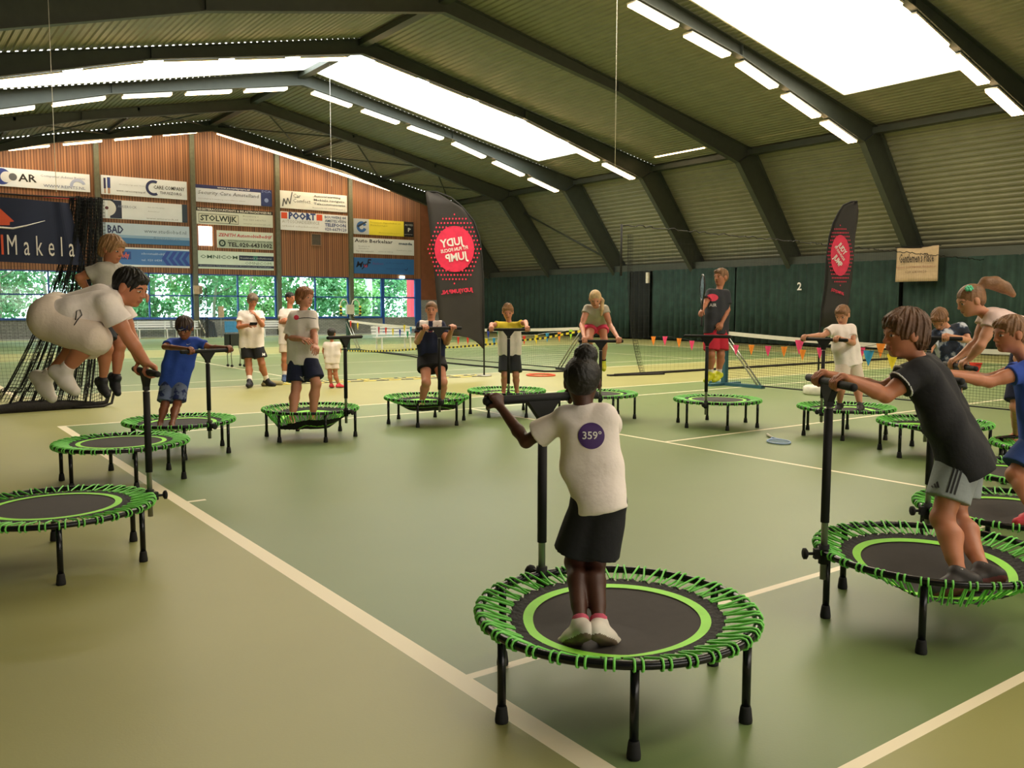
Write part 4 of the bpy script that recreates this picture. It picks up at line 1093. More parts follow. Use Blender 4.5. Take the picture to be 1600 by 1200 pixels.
# 10 girl
PEOPLE[10] = person('blonde girl in pink shorts bending over the bar while jumping, yellow shoes', T('T7'), 1.42, dict(
    head=(930, 467, -.28), sA=(918, 482, -.12), sB=(945, 483, -.12), eA=(909, 508, -.20), gA=(-.72,), _bar='T7', eB=(953, 508, -.20), gB=(.80,),
    hA=(923, 506, .20), hB=(940, 506, .20), kA=(921, 530, -.02), kB=(944, 532, .0), aA=(919, 566, .22), aB=(942.5, 566, .18), tA=(919, 579, .10), tB=(944, 577, .06)),
    cdir(-.08, -.50, -1), .235, dict(skin=rosy, hairm=h_gr, shirt=dict(m=cloth('pale_grey_tee', 'b8b0a0'), sleeve=.30, ex=.010, hem=.0), shorts=dict(m=c_pink, len=.46, flare=.022, rise=.08),
    shoe=[s_yel, s_yel], sock=cloth('black_sock', '1a1a1e'), sockh=.04, pony=[(-.05, -.35, .2), (-.42, -.15, -.2), (-.40, .16, -.62), (-.36, .22, -.95)], ponyr=[.10, .12, .13, .06]), 'tied', res=.007)
# 11 boy red shorts
PEOPLE[11] = person('boy in black t-shirt, red shorts and yellow shoes holding a racket in mid-air', T('T8'), 1.42, dict(
    head=(1126, 433, .0), sA=(1110, 458, -.06), sB=(1134, 459, .06), eA=(1102, 474, -.12), wA=(1098, 483, -.24), eB=(1137, 484, .02), wB=(1128, 504, -.12),
    hA=(1112, 517, -.02), hB=(1126, 517, .04), kA=(1111, 554, -.06), kB=(1126, 554, 0), aA=(1110, 584, .02), aB=(1123, 584, .06), tA=(1100, 597, -.06), tB=(1113, 598, -.02)),
    cdir(-.75, .0, -.6), .235, dict(skin=tan, hairm=h_lb, shirt=dict(m=c_char, sleeve=.66, ex=.014, hem=.03), shorts=dict(m=c_red, len=.82, flare=.03, ex=.01),
    shoe=[s_yel, s_white], sock=c_wht, sockh=.05), 'short', res=.007)
# 12 boy in white right
PEOPLE[12] = person('boy with light brown hair in a white t-shirt, cream shorts and dark shoes', T('T9'), 1.34, dict(
    head=(1316, 492, -.02), sA=(1302, 514, -.04), sB=(1330, 513, .04), eA=(1286, 524, -.12), gA=(-.85,), _bar='T9', eB=(1333, 536, -.10), gB=(.55,),
    hA=(1318, 566, .0), hB=(1334, 566, .04), kA=(1313, 602, -.05), kB=(1339, 604, .02), aA=ankle(12, 0), aB=ankle(12, 1), _td=[q[2:] for q in STAND[12][1:]]),
    cdir(-.6, -.42, -.7), .235, dict(skin=light, hairm=h_lb, shirt=dict(m=c_wht, sleeve=.60, ex=.016, hem=.03), shorts=dict(m=c_cream, len=.66, flare=.026, ex=.01),
    shoe=[s_dk, s_white]), 'short', res=.007)
# 13 tie-dye boy
PEOPLE[13] = person('boy with his head bowed in a dark tie-dyed shirt, behind the boy in black', T('T10'), 1.38, dict(
    head=(1468, 499, -.10), sA=(1464, 522, -.02), sB=(1502, 512, .02), eA=(1452, 548, -.08), gA=(-.5,), _bar='T10', eB=(1513, 532, -.10), gB=(.5,),
    hA=(1476, 572, .06), hB=(1496, 572, .08), kA=(1472, 616, -.02), kB=(1495, 616, .02), aA=ankle(13, 0), aB=ankle(13, 1), _td=[q[2:] for q in STAND[13][1:]]),
    cdir(-.4, -.75, -.5), .235, dict(skin=light, hairm=h_lb, shirt=dict(m=c_tie, sleeve=.66, ex=.018, hem=.05), shorts=dict(m=c_char, len=.8, flare=.03)), 'short', res=.008)
# 14 girl ponytail
PEOPLE[14] = person('girl with brown ponytail and green hair clip leaning forward in a pale t-shirt', T('T12')-.1, 1.42, dict(
    head=(1516, 470, -.02), sA=(1553, 500, -.14), sB=(1543, 494, .14), eA=(1532, 540, -.16), gA=(.35,), _bar='T12', eB=(1526, 535, .14), gB=(-.35,),
    hA=(1652, 540, -.08), hB=(1656, 536, .08), kA=(1630, 630, -.10), kB=(1640, 626, .08), aA=ankle(14, 0), aB=ankle(14, 1), _td=[q[2:] for q in STAND[14][1:]]),
    cdir(-.93, -.34, .0), .235, dict(skin=light, hairm=h_lb, shirt=dict(m=cloth('pale_pink', 'dcc0ba'), sleeve=.34, ex=.014, hem=.04), shorts=dict(m=c_navy, len=.6, flare=.03),
    shoe=[s_white, s_white], pony=[(0, -.38, .30), (0, -.62, .38), (.02, -.90, .26), (.03, -1.15, .02), (.0, -1.32, -.28)], ponyr=[.11, .18, .21, .20, .09]), 'tied', res=.006)
# 15 boy blue
PEOPLE[15] = person('boy in a royal blue t-shirt and blue shorts reaching left, cut by the right edge', T('T13')+.02, 1.42, dict(
    head=(1577, 522, -.02), sA=(1606, 578, -.13), sB=(1612, 572, .13), eA=(1545, 597, -.14), gA=(.35,), _bar='T13', eB=(1545, 592, .12), gB=(-.35,),
    hA=(1622, 690, -.08), hB=(1628, 686, .08), kA=(1586, 742, -.10), kB=(1604, 746, .08), aA=ankle(15, 0), aB=ankle(15, 1), _td=[q[2:] for q in STAND[15][1:]]),
    cdir(-.97, -.12, -.1), .232, dict(skin=tan, hairm=h_lb, shirt=dict(m=c_blue, sleeve=.45, ex=.016, hem=.05), shorts=dict(m=cloth('deep_blue', '24407e'), len=.80, flare=.03, ex=.01),
    shoe=[s_red, s_red]), 'short', res=.006)
# 18 half hidden person on T11
PEOPLE[18] = person('person in navy mostly hidden behind the boy in royal blue at the right edge', T('T11'), 1.4, dict(
    head=(1622, 490, 0), sA=(1598, 520, -.02), sB=(1630, 516, .05), eA=(1590, 560, -.12), wA=(1600, 590, -.2), eB=(1640, 560, .05), wB=(1630, 595, -.1),
    hA=(1592, 588, .0), hB=(1618, 588, .05), kA=(1588, 636, -.06), kB=(1618, 636, 0), aA=ankle(18, 0), aB=ankle(18, 1), _td=[q[2:] for q in STAND[18][1:]]),
    cdir(-.8, -.2, -.4), .235, dict(skin=light, hairm=h_br, shirt=dict(m=c_navy, sleeve=.66, ex=.014, hem=.05), shorts=dict(m=c_navy, len=.8, flare=.03)), 'short', res=.009)
# ---------------------------------------------------------------- prints and small things on the people
def shirt_print(i, part, name, V2, F2, uv, D, sx, mats, rot=0.0, mi=None, nd=None, xd=None):
    q = PEOPLE[i]; root = q['root']; tgt = q[part]
    P0 = at_d(uv[0], uv[1], D); n = nrm(CAM-P0) if nd is None else nd
    x = nrm(CR) if xd is None else xd; y = np.cross(n, x); y = nrm(y); x = np.cross(y, n)
    c, s_ = math.cos(rot), math.sin(rot)
    V = [((a*c-b*s_)*sx, (a*s_+b*c)*sx) for a, b in [(v[0], v[1]) for v in V2]]
    return decal(tgt, root, name, V, F2, P0, x, y, n, mats, mi=mi)
M_pur = mat('purple_print', '47286a', .6, noise=.03); M_wpr = mat('white_print', 'e4dfdc', .6, noise=0); M_pinkp = mat('pink_print', 'e23350', .6, noise=0)
M_bpr = mat('black_print', '16161a', .6, noise=0)
V2, F2 = disc2(1.0, 44, 8)
shirt_print(17, 'shirt', 'printed_disc', V2, F2, (924, 681), T('T15'), .052, M_pur)
V2, F2 = text_mesh('359°', 1.0, res=3, bold=.012)
o = shirt_print(17, 'shirt', 'printed_number', V2, F2, (925, 681), T('T15'), .052*.80, M_wpr); o.data.transform(Matrix.Translation((0, 0, 0)))
for v in o.data.vertices: v.co += Vector(tuple(nrm(CAM-at_d(924, 681, T('T15')))*.004))
V2, F2 = SWOOSH
q = PEOPLE[3]; hb = band(q, 'headband', cloth('navy_band', '1a2350'), .16, .10, 1.10)
P0 = np.array(q['hp'](-.02, .42, .17))-np.array(q['root'].location)
mb = MB(); mb.add([P0+q['hr']*x*-.065+q['hu']*y*.065+q['hf']*.012 for x, y in V2], F2); mb.build('headband_mark', M_wpr, hb)
shirt_print(3, 'shirt', 'chest_mark', V2, F2, (295, 538), T('T3'), .05, M_wpr)
# racket print and letters on the black t-shirt
V2, F2 = disc2(1.0, 12, 3); shirt_print(11, 'shirt', 'chest_print', [(x*1.1, y*.7) for x, y in V2], F2, (1113, 465), T('T8'), .07, M_pinkp)
V2, F2 = text_mesh('AIR', 1.0); shirt_print(11, 'shirt', 'chest_letters', V2, F2, (1114, 477), T('T8'), .06, M_wpr)
# three stripes and mark on the grey shorts
q = PEOPLE[16]; hA, kA = q['pt']['hA'], q['pt']['kA']; leg = nrm(kA-hA)
for j in range(3):
    vs = []; fs = []
    for k in range(13):
        t = -.16+.86*k/12*1.0
        P = hA+(kA-hA)*t
        for e in (0, 1): vs.append(((j-1)*.017+(e-.5)*.0085, -np.dot(P-hA, leg)))
    fs = [(2*k, 2*k+1, 2*k+3, 2*k+2) for k in range(12)]
    n = nrm(CAM-hA); n = nrm(n-leg*(n@leg)); x = np.cross(-leg, n); x = nrm(x)
    decal(q['shorts'], q['root'], 'side_stripe', vs, fs, hA+np.cross(-leg, n)*.004, x, -leg, n, M_bpr, off=.003)
vs = []; fs = []
for j in range(3):
    b = len(vs); h_ = .35+.3*j; vs += [(-.5+j*.36, 0), (-.22+j*.36, 0), (-.42+j*.36, h_), (-.62+j*.36, h_*.8)]; fs.append((b, b+1, b+2, b+3))
shirt_print(16, 'shorts', 'shorts_mark', vs, fs, (1462, 762), T('T14'), .034, M_bpr)
for i, uv in ((4, (412, 554)), (6, (472, 592))):
    V2, F2 = text_mesh('M', 1.0, bold=.04); shirt_print(i, 'shorts', 'shorts_letter', V2, F2, uv, depth(PEOPLE[i]['hc'])-.0, .07, M_wpr)
# dark piping and pink shoulder print on the polo shirt
vs = [(-.5, 0), (.5, 0), (.5, .05), (-.5, .05)]
shirt_print(6, 'shirt', 'chest_piping', [(-.5+.1*k, .06*math.sin(k*.3)+.0*e+e*.035) for k in range(11) for e in (0, 1)], [(2*k, 2*k+2, 2*k+3, 2*k+1) for k in range(10)], (478, 499), T('T4'), .24, M_bpr)
shirt_print(6, 'shirt', 'shoulder_print', *disc2(1.0, 12, 3), (463, 496), T('T4'), .03, M_pinkp)
# drawstring on the white shorts
q = PEOPLE[1]; P = [at_d(u, v, T('T1')-.30) for u, v in ((118, 500), (120, 486), (125, 484), (128, 492), (121, 500), (116, 508))]
P = np.array(P)-np.array(q['root'].location)
bv = BVHTree.FromPolygons([v.co.copy() for v in q['shorts'].data.vertices], [tuple(p.vertices) for p in q['shorts'].data.polygons])
bv2 = BVHTree.FromPolygons([v.co.copy() for v in q['shirt'].data.vertices], [tuple(p.vertices) for p in q['shirt'].data.polygons])
pp = []
cl = CAM-np.array(q['root'].location)
for p in P:
    d = nrm(p-cl); hs_ = [h[3] for h in (bv.ray_cast(Vector(cl), Vector(d)), bv2.ray_cast(Vector(cl), Vector(d))) if h[0] is not None]
    pp.append(cl+d*(min(hs_)-.006) if hs_ else p)
MB().tube(pp, .003, 6).build('drawstring', M_bpr, q['shorts'])
# hair clip
q = PEOPLE[14]; mb = MB(); c = np.array(q['hp'](-.26, .05, .42))-np.array(q['root'].location)
nn = nrm(c+np.array(q['root'].location)-q['pt']['head']); a1 = nrm(np.cross(nn, (0, 0, 1))); a2 = np.cross(nn, a1)
for k in range(6):
    a = k*PI/3; p = c+(a1*math.cos(a)+a2*math.sin(a))*.018; mb.tube([p-nn*.004, p+nn*.012], [.013, .009], 8)
mb.tube([c, c+nn*.018], [.009, .006], 8); mb.build('flower_hair_clip', mat('mint_green', '5fd0a4', .5), q['root'])
# necklace of the woman
q = PEOPLE[8]; r_ = np.array(q['root'].location); mb = MB(); pts = [q['sc']-r_+q['side']*x*.1+q['fwd']*(.085+.02*math.cos(x*1.5))+q['tor']*(.03-.11*math.cos(x*1.35)) for x in np.linspace(-1.0, 1.0, 11)]
mb.tube(pts, .004, 5); mb.build('necklace', mat('red_cord', '8a2630', .6), q['root'])
# phone in the man's hand
q = PEOPLE[4]; w = q['hands']['A'][1]; h = w+nrm(w-q['pt']['eA'])*.12+np.array([0, 0, .01])
mb = MB(); mb.bar(h-cdir(1, 0, 0)*.07, h+cdir(1, 0, 0)*.07, .075, .009, up=cdir(0, .8, -.6)); tag(mb.build('phone', mat('black_glass', '101114', .15)), 'black phone held by the man in white t-shirt and black shorts', 'phone')

def racket(head_c, butt, normal, label, col, group=None):
    hc_, bt = np.array(head_c, float), np.array(butt, float); ax = nrm(hc_-bt); n = nrm(np.array(normal)-ax*(np.array(normal)@ax)); sd = np.cross(ax, n)
    root = thing('tennis_racket', tuple(float(x) for x in bt), label, 'racket', group)
    L = lambda p: np.array(p)-bt
    f = MB(); f.tube([L(hc_+ax*.165*math.cos(a)+sd*.125*math.sin(a)) for a in np.linspace(0, 2*PI, 33)[:-1]], .010, 8, closed=True)
    for s in (-1, 1): f.tube([L(hc_-ax*.13+sd*s*.075), L(hc_-ax*.22+sd*s*.03), L(hc_-ax*.30)], .009, 8)
    f.build('frame', mat(col[0], col[1], .3), root)
    g = MB()
    for k in range(-6, 7):
        x = k*.019; w_ = .165*math.sqrt(max(0, 1-(x/.125)**2)); g.tube([L(hc_+sd*x-ax*w_), L(hc_+sd*x+ax*w_)], .0012, 4)
    for k in range(-8, 9):
        x = k*.019; w_ = .125*math.sqrt(max(0, 1-(x/.165)**2)); g.tube([L(hc_+ax*x-sd*w_), L(hc_+ax*x+sd*w_)], .0012, 4)
    g.build('strings', mat('racket_strings', '9fb8d0', .5), root)
    h_ = MB(); h_.tube([L(hc_-ax*.29), L(bt+ax*.02), L(bt)], [.013, .0155, .018], 8); h_.build('grip', mat('white_grip' if group is None else 'dark_grip', 'd8d2c0' if group is None else '1b1b1b', .7), root)
    return root
B0 = at_z(1199, 679, .02); H0 = at_z(1217, 690, .015)
ax_ = nrm(H0-B0); racket(B0+ax_*.52*1.0+np.array([0, 0, -.0]), B0+np.array([0, 0, .0]), (0, 0, 1), 'tennis racket with blue-white head lying on the green court, right of centre', ('blue_white_frame', '8fa8cc'))
q = PEOPLE[11]; w = q['hands']['A'][1]; hd_ = w+nrm(w-q['pt']['eA'])*.05
racket(hd_+np.array([0, 0, .30]), hd_+np.array([0, 0, -.2]), CR, 'black tennis racket held upright by the boy in red shorts', ('black_frame', '181818'), 'rackets in hands')

# ---------------------------------------------------------------- nets
M_net = mat('black_netting', '15181a', .8, noise=0); M_tape = mat('white_net_tape', 'ddd8cc', .6, noise=.04); M_teal = mat('blue_green_post', '2f5d6c', .45, noise=.05)
def tnet(x, ya, yb, label, sag=.15, cell=.05, w=.0035):
    root = thing('tennis_net', (x, (ya+yb)/2, 0), label, 'net', 'tennis nets')
    yc = (ya+yb)/2; zt = lambda y: 1.07-sag*(1-((y-yc)/((yb-ya)/2))**2)**1.0
    mb = MB(); n = int((yb-ya)/cell)
    for k in range(n+1):
        y = ya+(yb-ya)*k/n-yc; z = zt(y+yc); mb.add([(0, y-w/2, .06), (0, y+w/2, .06), (0, y+w/2, z), (0, y-w/2, z)], [(0, 1, 2, 3)]); 
    m_ = 20; seg = 24
    for j in range(m_):
        t = j/m_
        for k in range(seg):
            y0, y1 = ya+(yb-ya)*k/seg, ya+(yb-ya)*(k+1)/seg; z0, z1 = .06+(zt(y0)-.06)*t, .06+(zt(y1)-.06)*t
            mb.add([(0, y0-yc, z0-w/2), (0, y1-yc, z1-w/2), (0, y1-yc, z1+w/2), (0, y0-yc, z0+w/2)], [(0, 1, 2, 3)])
    mb.tube([(0, ya-yc, .05), (0, 0, .03), (0, yb-yc, .05)], .012, 6)
    mb.build('net_mesh', M_net, root)
    t = MB()
    for k in range(seg):
        y0, y1 = ya+(yb-ya)*k/seg, ya+(yb-ya)*(k+1)/seg
        t.bar((0, y0-yc, zt(y0)-.03), (0, y1-yc, zt(y1)-.03), .012, .075, (0, 0, 1))
    t.build('top_tape', M_tape, root)
    return root
tnet(RIDGE_X, -11.9, -.98, 'tennis net with white top tape across the nearest court, hung with pennants')
tnet(RIDGE_X, 3.45, 16.3, 'tennis net across the middle court, behind the jumping boys and girl', cell=.08)
def post(x, y, col, label, d):
    root = thing('net_post', (x, y, 0), label, 'net post', 'net posts')
    MB().box(-.05, .05, -.05, .05, 0, 1.08).build('upright', col, root)
    b = MB(); b.box(-.06, .06, min(0, d*1.0)-.35, max(0, d*1.0)+.35, 0, .06); b.box(-.45, .45, -.05, .05, 0, .05); b.build('base_frame', col, root)
    for o in (-.05, .05): MB().cyl((o, 0, 1.0), (o, d*1.0+ (.25 if d > 0 else -.25), .06), .016, n=8).build('brace', M_alu, root)
    MB().box(-.07, .07, -.07, .07, 1.06, 1.12).build('cap', M_rub, root)
post(RIDGE_X, -.92, M_teal, 'blue-green net post with slanting brace, at the left end of the nearest net', -.6)
post(RIDGE_X, 3.45, mat('black_post', '20262a', .5), 'dark net post with slanting black braces behind the jumping girl', .6)
post(RIDGE_X, 16.3, mat('green_post', '24453c', .5), 'dark green net post behind the toddler at the far end of the middle net', -.6)

# pennants
PC = {'orange': 'ee8a2a', 'pink': 'e8447a', 'red': 'e03a2c', 'yellow': 'ecd22e', 'blue': '2f92c8', 'navy': '2b3f9c', 'green': '1f9a68', 'lime': '9ed43a', 'crimson': 'c03044'}
PEN = {}
def pennant(u, v, x, col, w, h, label, group):
    P = at_d(u, v, 1.0); d = ray(u, v); t = (x-CAM[0])/d[0]; P = CAM+d*t
    key = (col,)
    if key not in PEN:
        mb = MB(); n = 5
        vs = [(-.004+.006*math.sin(i*1.4), -.5+i/n, .0) for i in range(n+1)]+[(.008, -.5+(i+.5)/n*.98, -.5) if False else (.01*math.sin(i), (-.25+.5*i/n), -.5) for i in range(n+1)]+[(0, 0, -1.0)]
        fs = [(i, i+1, n+2+i, n+1+i) for i in range(n)]+[(n+1+i, n+2+i, 2*n+2) for i in range(n)]
        mb.add(vs, fs); me = mb.build('pennant', mat('pennant_'+col, PC[col], .7, noise=.08, nscale=20)); me.modifiers.new('t', 'SOLIDIFY').thickness = .003
        PEN[key] = me; o = me
    else:
        o = PEN[key].copy(); COL.objects.link(o)
    o.location = P+np.array([0, 0, h/2]); o.scale = (1, w, h)
    return tag(o, label, 'pennant', group)
N1 = [(1021, 533, 'orange', 1), (1039, 533, 'pink', 1), (1061, 536, 'orange', 1), (1081, 540, 'pink', 1), (1102, 543, 'orange', 1), (1150, 547, 'pink', 1), (1174, 547, 'orange', 1), (1200, 549, 'pink', 1), (1225, 550, 'orange', 1),
      (1249, 543, 'pink', 1.35), (1254, 555, 'orange', 1), (1281, 552, 'pink', 1), (1346, 552, 'pink', 1), (1376, 548, 'orange', 1.2)]
for k, (u, v, c, s) in enumerate(N1):
    lab = '%s pennant with a small face print, number %s' % (c, k) if False else '%s pennant on the nearest net, %s from its left post' % (c, ['first', 'second', 'third', 'fourth', 'fifth', 'sixth', 'seventh', 'eighth', 'ninth', 'tenth', 'eleventh', 'twelfth', 'thirteenth', 'fourteenth'][k])
    pennant(u, v, RIDGE_X-.12, c, .145*s, .20*s, lab, 'pennants along the nearest net')
for (u, v, c, s, lab) in ((1357, 560, 'blue', 1.35, 'larger blue pennant hanging low between the boy in white and the boy in black'), (1394, 566, 'yellow', 1.35, 'larger yellow pennant hanging below the chin of the boy in black'),
                          (1524, 580, 'red', 1.35, 'larger red pennant seen between the arms of the ponytailed girl')):
    pennant(u, v, RIDGE_X-.9, c, .17*s*.85, .22*s*.85, lab, 'large pennants in front of the nearest net')
N2 = [(548, 507, 'red'), (559, 510, 'yellow'), (592, 517, 'crimson'), (603, 518, 'red'), (614, 520, 'yellow'), (625, 521, 'navy'), (637, 524, 'green'), (642, 517, 'blue'), (632, 514, 'yellow'), (716, 533, 'red'), (731, 532, 'red'),
      (763, 523, 'navy'), (779, 522, 'green'), (760, 536, 'yellow'), (772, 535, 'blue'), (819, 532, 'red'), (838, 531, 'yellow'), (855, 528, 'blue'), (874, 527, 'orange'), (892, 523, 'lime')]
WH2 = ['just right of the far dark green post', 'beside the far dark green post', 'left end, in front of the white bench', 'in front of the white bench', 'before the middle of the white bench', 'before the right half of the bench',
       'at the right end of the white bench', 'close to the left arm of the woman', 'above the bench, left of the woman', 'right of the woman, below the mirrored banner', 'second one below the mirrored banner', 'left of the boy in yellow', 'just left of the shirt of the boy in yellow', 'low, at the foot of the mirrored banner', 'low, left of the boy in yellow',
       'just right of the boy in yellow', 'second right of the boy in yellow', 'third right of the boy in yellow', 'fourth right of the boy in yellow', 'nearest to the girl in pink shorts']
for k, (u, v, c) in enumerate(N2):
    far = u < 700
    pennant(u, v, RIDGE_X-.25 if not far else RIDGE_X-.1, c, .14, .26 if far else .24, '%s pennant on the middle net, %s' % (c, WH2[k]), 'pennants along the middle net')
def px_x(u, v, x):
    d = ray(u, v); return CAM+d*((x-CAM[0])/d[0])
def string(pts, x, r, m_, name, label, cat):
    return tag(MB().tube([px_x(u, v, x) for u, v in pts], r, 5).build(name, m_), label, cat)
pl = [px_x(u, v, RIDGE_X-.12)+np.array([.006, 0, .10*s]) for (u, v, c, s) in N1]+[px_x(1560, 556, RIDGE_X-.12)]
tag(MB().tube(pl, .004, 5).build('pennant_string', M_rub), 'thin string carrying the pink and orange pennants on the nearest net', 'string')
string([(1325, 545), (1357, 548.5), (1394, 554.5), (1460, 562), (1522, 569.5), (1600, 573)], RIDGE_X-.9, .004, M_rub, 'pennant_string', 'thin string carrying the larger blue and yellow pennants', 'string')
for idx, lab in (((0, 1, 2, 3, 4, 5, 6, 9, 10, 13, 14, 15, 16, 17, 18, 19), 'thin white string carrying most of the pennants of the middle net'), ((8, 7, 11, 12), 'short upper string carrying four pennants of the middle net')):
    pl = [px_x(N2[i][0], N2[i][1], RIDGE_X-.25 if N2[i][0] > 700 else RIDGE_X-.1)+np.array([.006, 0, .125]) for i in idx]
    tag(MB().tube(pl, .004, 5).build('pennant_string', M_tape), lab, 'string')
# striped barrier tape
def stripe_tape(pts, x, w, label):
    P = [px_x(u, v, x) for u, v in pts]; out = []
    for a, b in zip(P[:-1], P[1:]):
        n = max(2, int(np.linalg.norm(b-a)/.10))
        for k in range(n): out.append(a+(b-a)*k/n)
    out.append(P[-1]); mb = MB()
    for k in range(len(out)-1):
        a, b = out[k], out[k+1]; o_ = np.array([0, 0, w]); mb.add([a, b, b+o_, a+o_], [(0, 1, 2, 3)], k % 2)
    return tag(mb.build('barrier_tape', [mat('tape_yellow', 'ead43a', .5), mat('tape_black', '17171a', .5)]), label, 'tape')
stripe_tape([(540, 549), (575, 550), (620, 549), (660, 546), (710, 544), (757, 540), (800, 536), (819, 533), (850, 530), (880, 524), (907, 519)], RIDGE_X-.5, .05, 'yellow and black striped barrier tape strung along the middle net')
tag(MB().tube([at_z(u, v, .02) for u, v in ((560, 549), (590, 550), (640, 556), (690, 566), (740, 571), (800, 576), (850, 580), (905, 580))], .022, 6).build('net_cable', M_rub), 'slack black cable lying on the floor in front of the middle net', 'cable')

# ---------------------------------------------------------------- divider nets between the courts
def wire(mb, name, th, parent=None):
    o = mb.build(name, M_net, parent); md = o.modifiers.new('w', 'WIREFRAME'); md.thickness = th; md.use_even_offset = False; return o
CABLE_Z = 3.15
rootL = thing('divider_net', (0, 2, 0), 'black divider net gathered in heavy folds behind the two jumping boys on the left', 'net', 'divider nets between courts')
def sheet(fn, nu, nv):
    mb = MB(); vs = [fn(i/nu, j/nv) for j in range(nv+1) for i in range(nu+1)]
    mb.add(vs, [(j*(nu+1)+i, j*(nu+1)+i+1, (j+1)*(nu+1)+i+1, (j+1)*(nu+1)+i) for j in range(nv) for i in range(nu)]); return mb
def fold_fn(a, t):
    # a across the gathered net, t from cable to floor
    xt = .62+.42*a; xb = -.55+1.45*a**.8
    k = t**1.6; x = xt*(1-k)+xb*k; y = .16*math.sin(a*44)*(.5+.5*t)+.05*math.sin(a*91+t*3); z = CABLE_Z*(1-t)+.03+.12*(t > .93)*abs(math.sin(a*20))
    x += .05*math.sin(a*70+2*t)
    return (x, y+.12*t, z)
wire(sheet(fold_fn, 150, 60), 'gathered_netting', .010, rootL)
def flat_fn(a, t):
    x = -5.0+4.9*a+.25*t*a; sagz = CABLE_Z*(1-t)+.04; return (x, .03*math.sin(a*30+t*2)+.1*t, sagz)
wire(sheet(flat_fn, 95, 62), 'flat_netting', .003, rootL)
hm_ = MB()
hp_ = [(-1.2, .0, .02), (-.6, -.02, .03), (-.2, .0, .06), (.15, .05, .05), (.55, .06, .05), (.85, .1, .035), (1.02, .14, .06), (1.1, .16, .25)]
hm_.tube(hp_, [.05, .07, .10, .11, .08, .05, .035, .02], 10); hm_.tube([(.5, 0, .02), (.75, -.06, .02), (.95, -.02, .02), (1.08, .05, .05), (1.13, .08, .22), (1.12, .1, .5)], .02, 8)
hm_.build('weighted_hem', mat('black_rope_hem', '1a1613', .85, noise=.3, nscale=30, bump=.5, bscale=40), rootL)
rootR = thing('divider_net', (12.0, 2, 0), 'divider net pulled aside at centre, its black folds hanging left of the nearest net', 'net', 'divider nets between courts')
def fold_r(a, t):
    P = (-.05+.14*a+.45*t**3, .05*math.sin(a*40), CABLE_Z*(1-t)+.03); return P
wire(sheet(fold_r, 12, 50), 'gathered_netting', .005, rootR)
def flat_r(a, t): return (.3+16*a, .04*math.sin(a*40), CABLE_Z*(1-t)+.02)
wire(sheet(flat_r, 130, 26), 'flat_netting', .0025, rootR)
h2 = MB(); h2.tube([(x, .0, .03) for x in np.linspace(-.4, 16.2, 30)], .028, 6); h2.bar((-.5, .1, .02), (.9, -.25, .02), .14, .03); h2.build('weighted_hem', mat('black_rope_hem', '1a1613'), rootR)
tag(MB().tube([(-5.2, 2, CABLE_Z+.02), (0, 2, CABLE_Z), (1.2, 2, CABLE_Z+.02)], .012, 6).build('net_cable', M_rub), 'black steel cable carrying the gathered divider net at the upper left', 'cable')
cb = MB(); pts = []
for k in range(320):
    t = k/319; x = 11.8+16.4*t; pts.append((x, 2+.02*math.cos(k*1.3), CABLE_Z+.22-.25*t+.045*abs(math.sin(k*.45))*(1 if (k//9) % 2 else .3)))
cb.tube(pts, .012, 5); tag(cb.build('net_cable', M_rub), 'looped black rope running across under the slanting roof to the right', 'cable')
tag(MB().cyl((11.76, 2, CABLE_Z-.9), (11.76, 2, CABLE_Z+.25), .025, n=8).build('hanging_rod', M_rub), 'short black rod hanging at the left end of the looped rope', 'rod')
for (u, v, y, lab) in ((961, 266, 2.0, 'thin pale cord hanging from the roof right of the middle roof window'), (518, 291, 17.5, 'thin pale cord hanging in front of the car comfort board'), (88, 300, 8.0, 'thin pale cord hanging at the left in front of the timber wall')):
    P = at_y(u, v, y); tag(MB().tube([P, (P[0], P[1], roofz(P[0])-.02)], .006, 5).build('pull_cord', M_tape), lab, 'cord')

# blue cloth banner on the divider net
def px_y(u, v, y): return at_y(u, v, y)
bx0, bx1 = px_y(-60, 307, 1.9)[0], px_y(108, 315, 1.9)[0]; bz1, bz0 = 3.10, 2.19
root = thing('cloth_banner', (bx1, 1.9, bz0), 'dark blue cloth banner with white estate agent lettering and an orange house', 'banner')
def bfn(a, t):
    x = (bx0-bx1)*(1-a)+.21*t*max(0, a-.8)*5*.9; y = .012*math.sin(a*9)+.03*math.sin(a*40)*max(0, a-.8)*4; return (x, y, (bz1-bz0)*(1-t)-.03*a)
o = sheet(bfn, 60, 8).build('cloth', mat('navy_cloth', '1a2340', .75, noise=.1, nscale=2), root); o.modifiers.new('t', 'SOLIDIFY').thickness = .006
def btxt(body, u, v, size, m_, sx=1.0, nm='lettering', sp=1.25):
    P = px_y(u, v, 1.87)-np.array([bx1, 1.9, bz0]); V, F_ = text_mesh(body, size, align='LEFT', sx=sx, space=sp)
    mb = MB(); mb.add([(P[0]+a, P[1]-.012, P[2]+b) for a, b, _ in V], F_); return mb.build(nm, m_, root)
M_or = mat('orange_print', 'd8512a', .6, noise=.03)
btxt('Makela', 9.5, 384, .41, M_wpr, .46, sp=1.75); btxt('l', -1, 384, .41, M_or, .8)
P = lambda u, v: tuple(px_y(u, v, 1.87)-np.array([bx1, 1.915, bz0]))
mb = MB(); mb.add([P(-40, 352), P(15, 352), P(15, 347), P(22, 346), P(0, 326), P(-18, 310), P(-40, 326)], [(0, 1, 2, 3, 4, 5, 6)]); mb.build('orange_house', M_or, root)
MB().tube([P(-40, 356), P(0, 355.5), P(20, 357), P(40, 353), P(70, 345)], [.012, .014, .013, .009, .003], 6).build('white_swoosh', M_wpr, root)

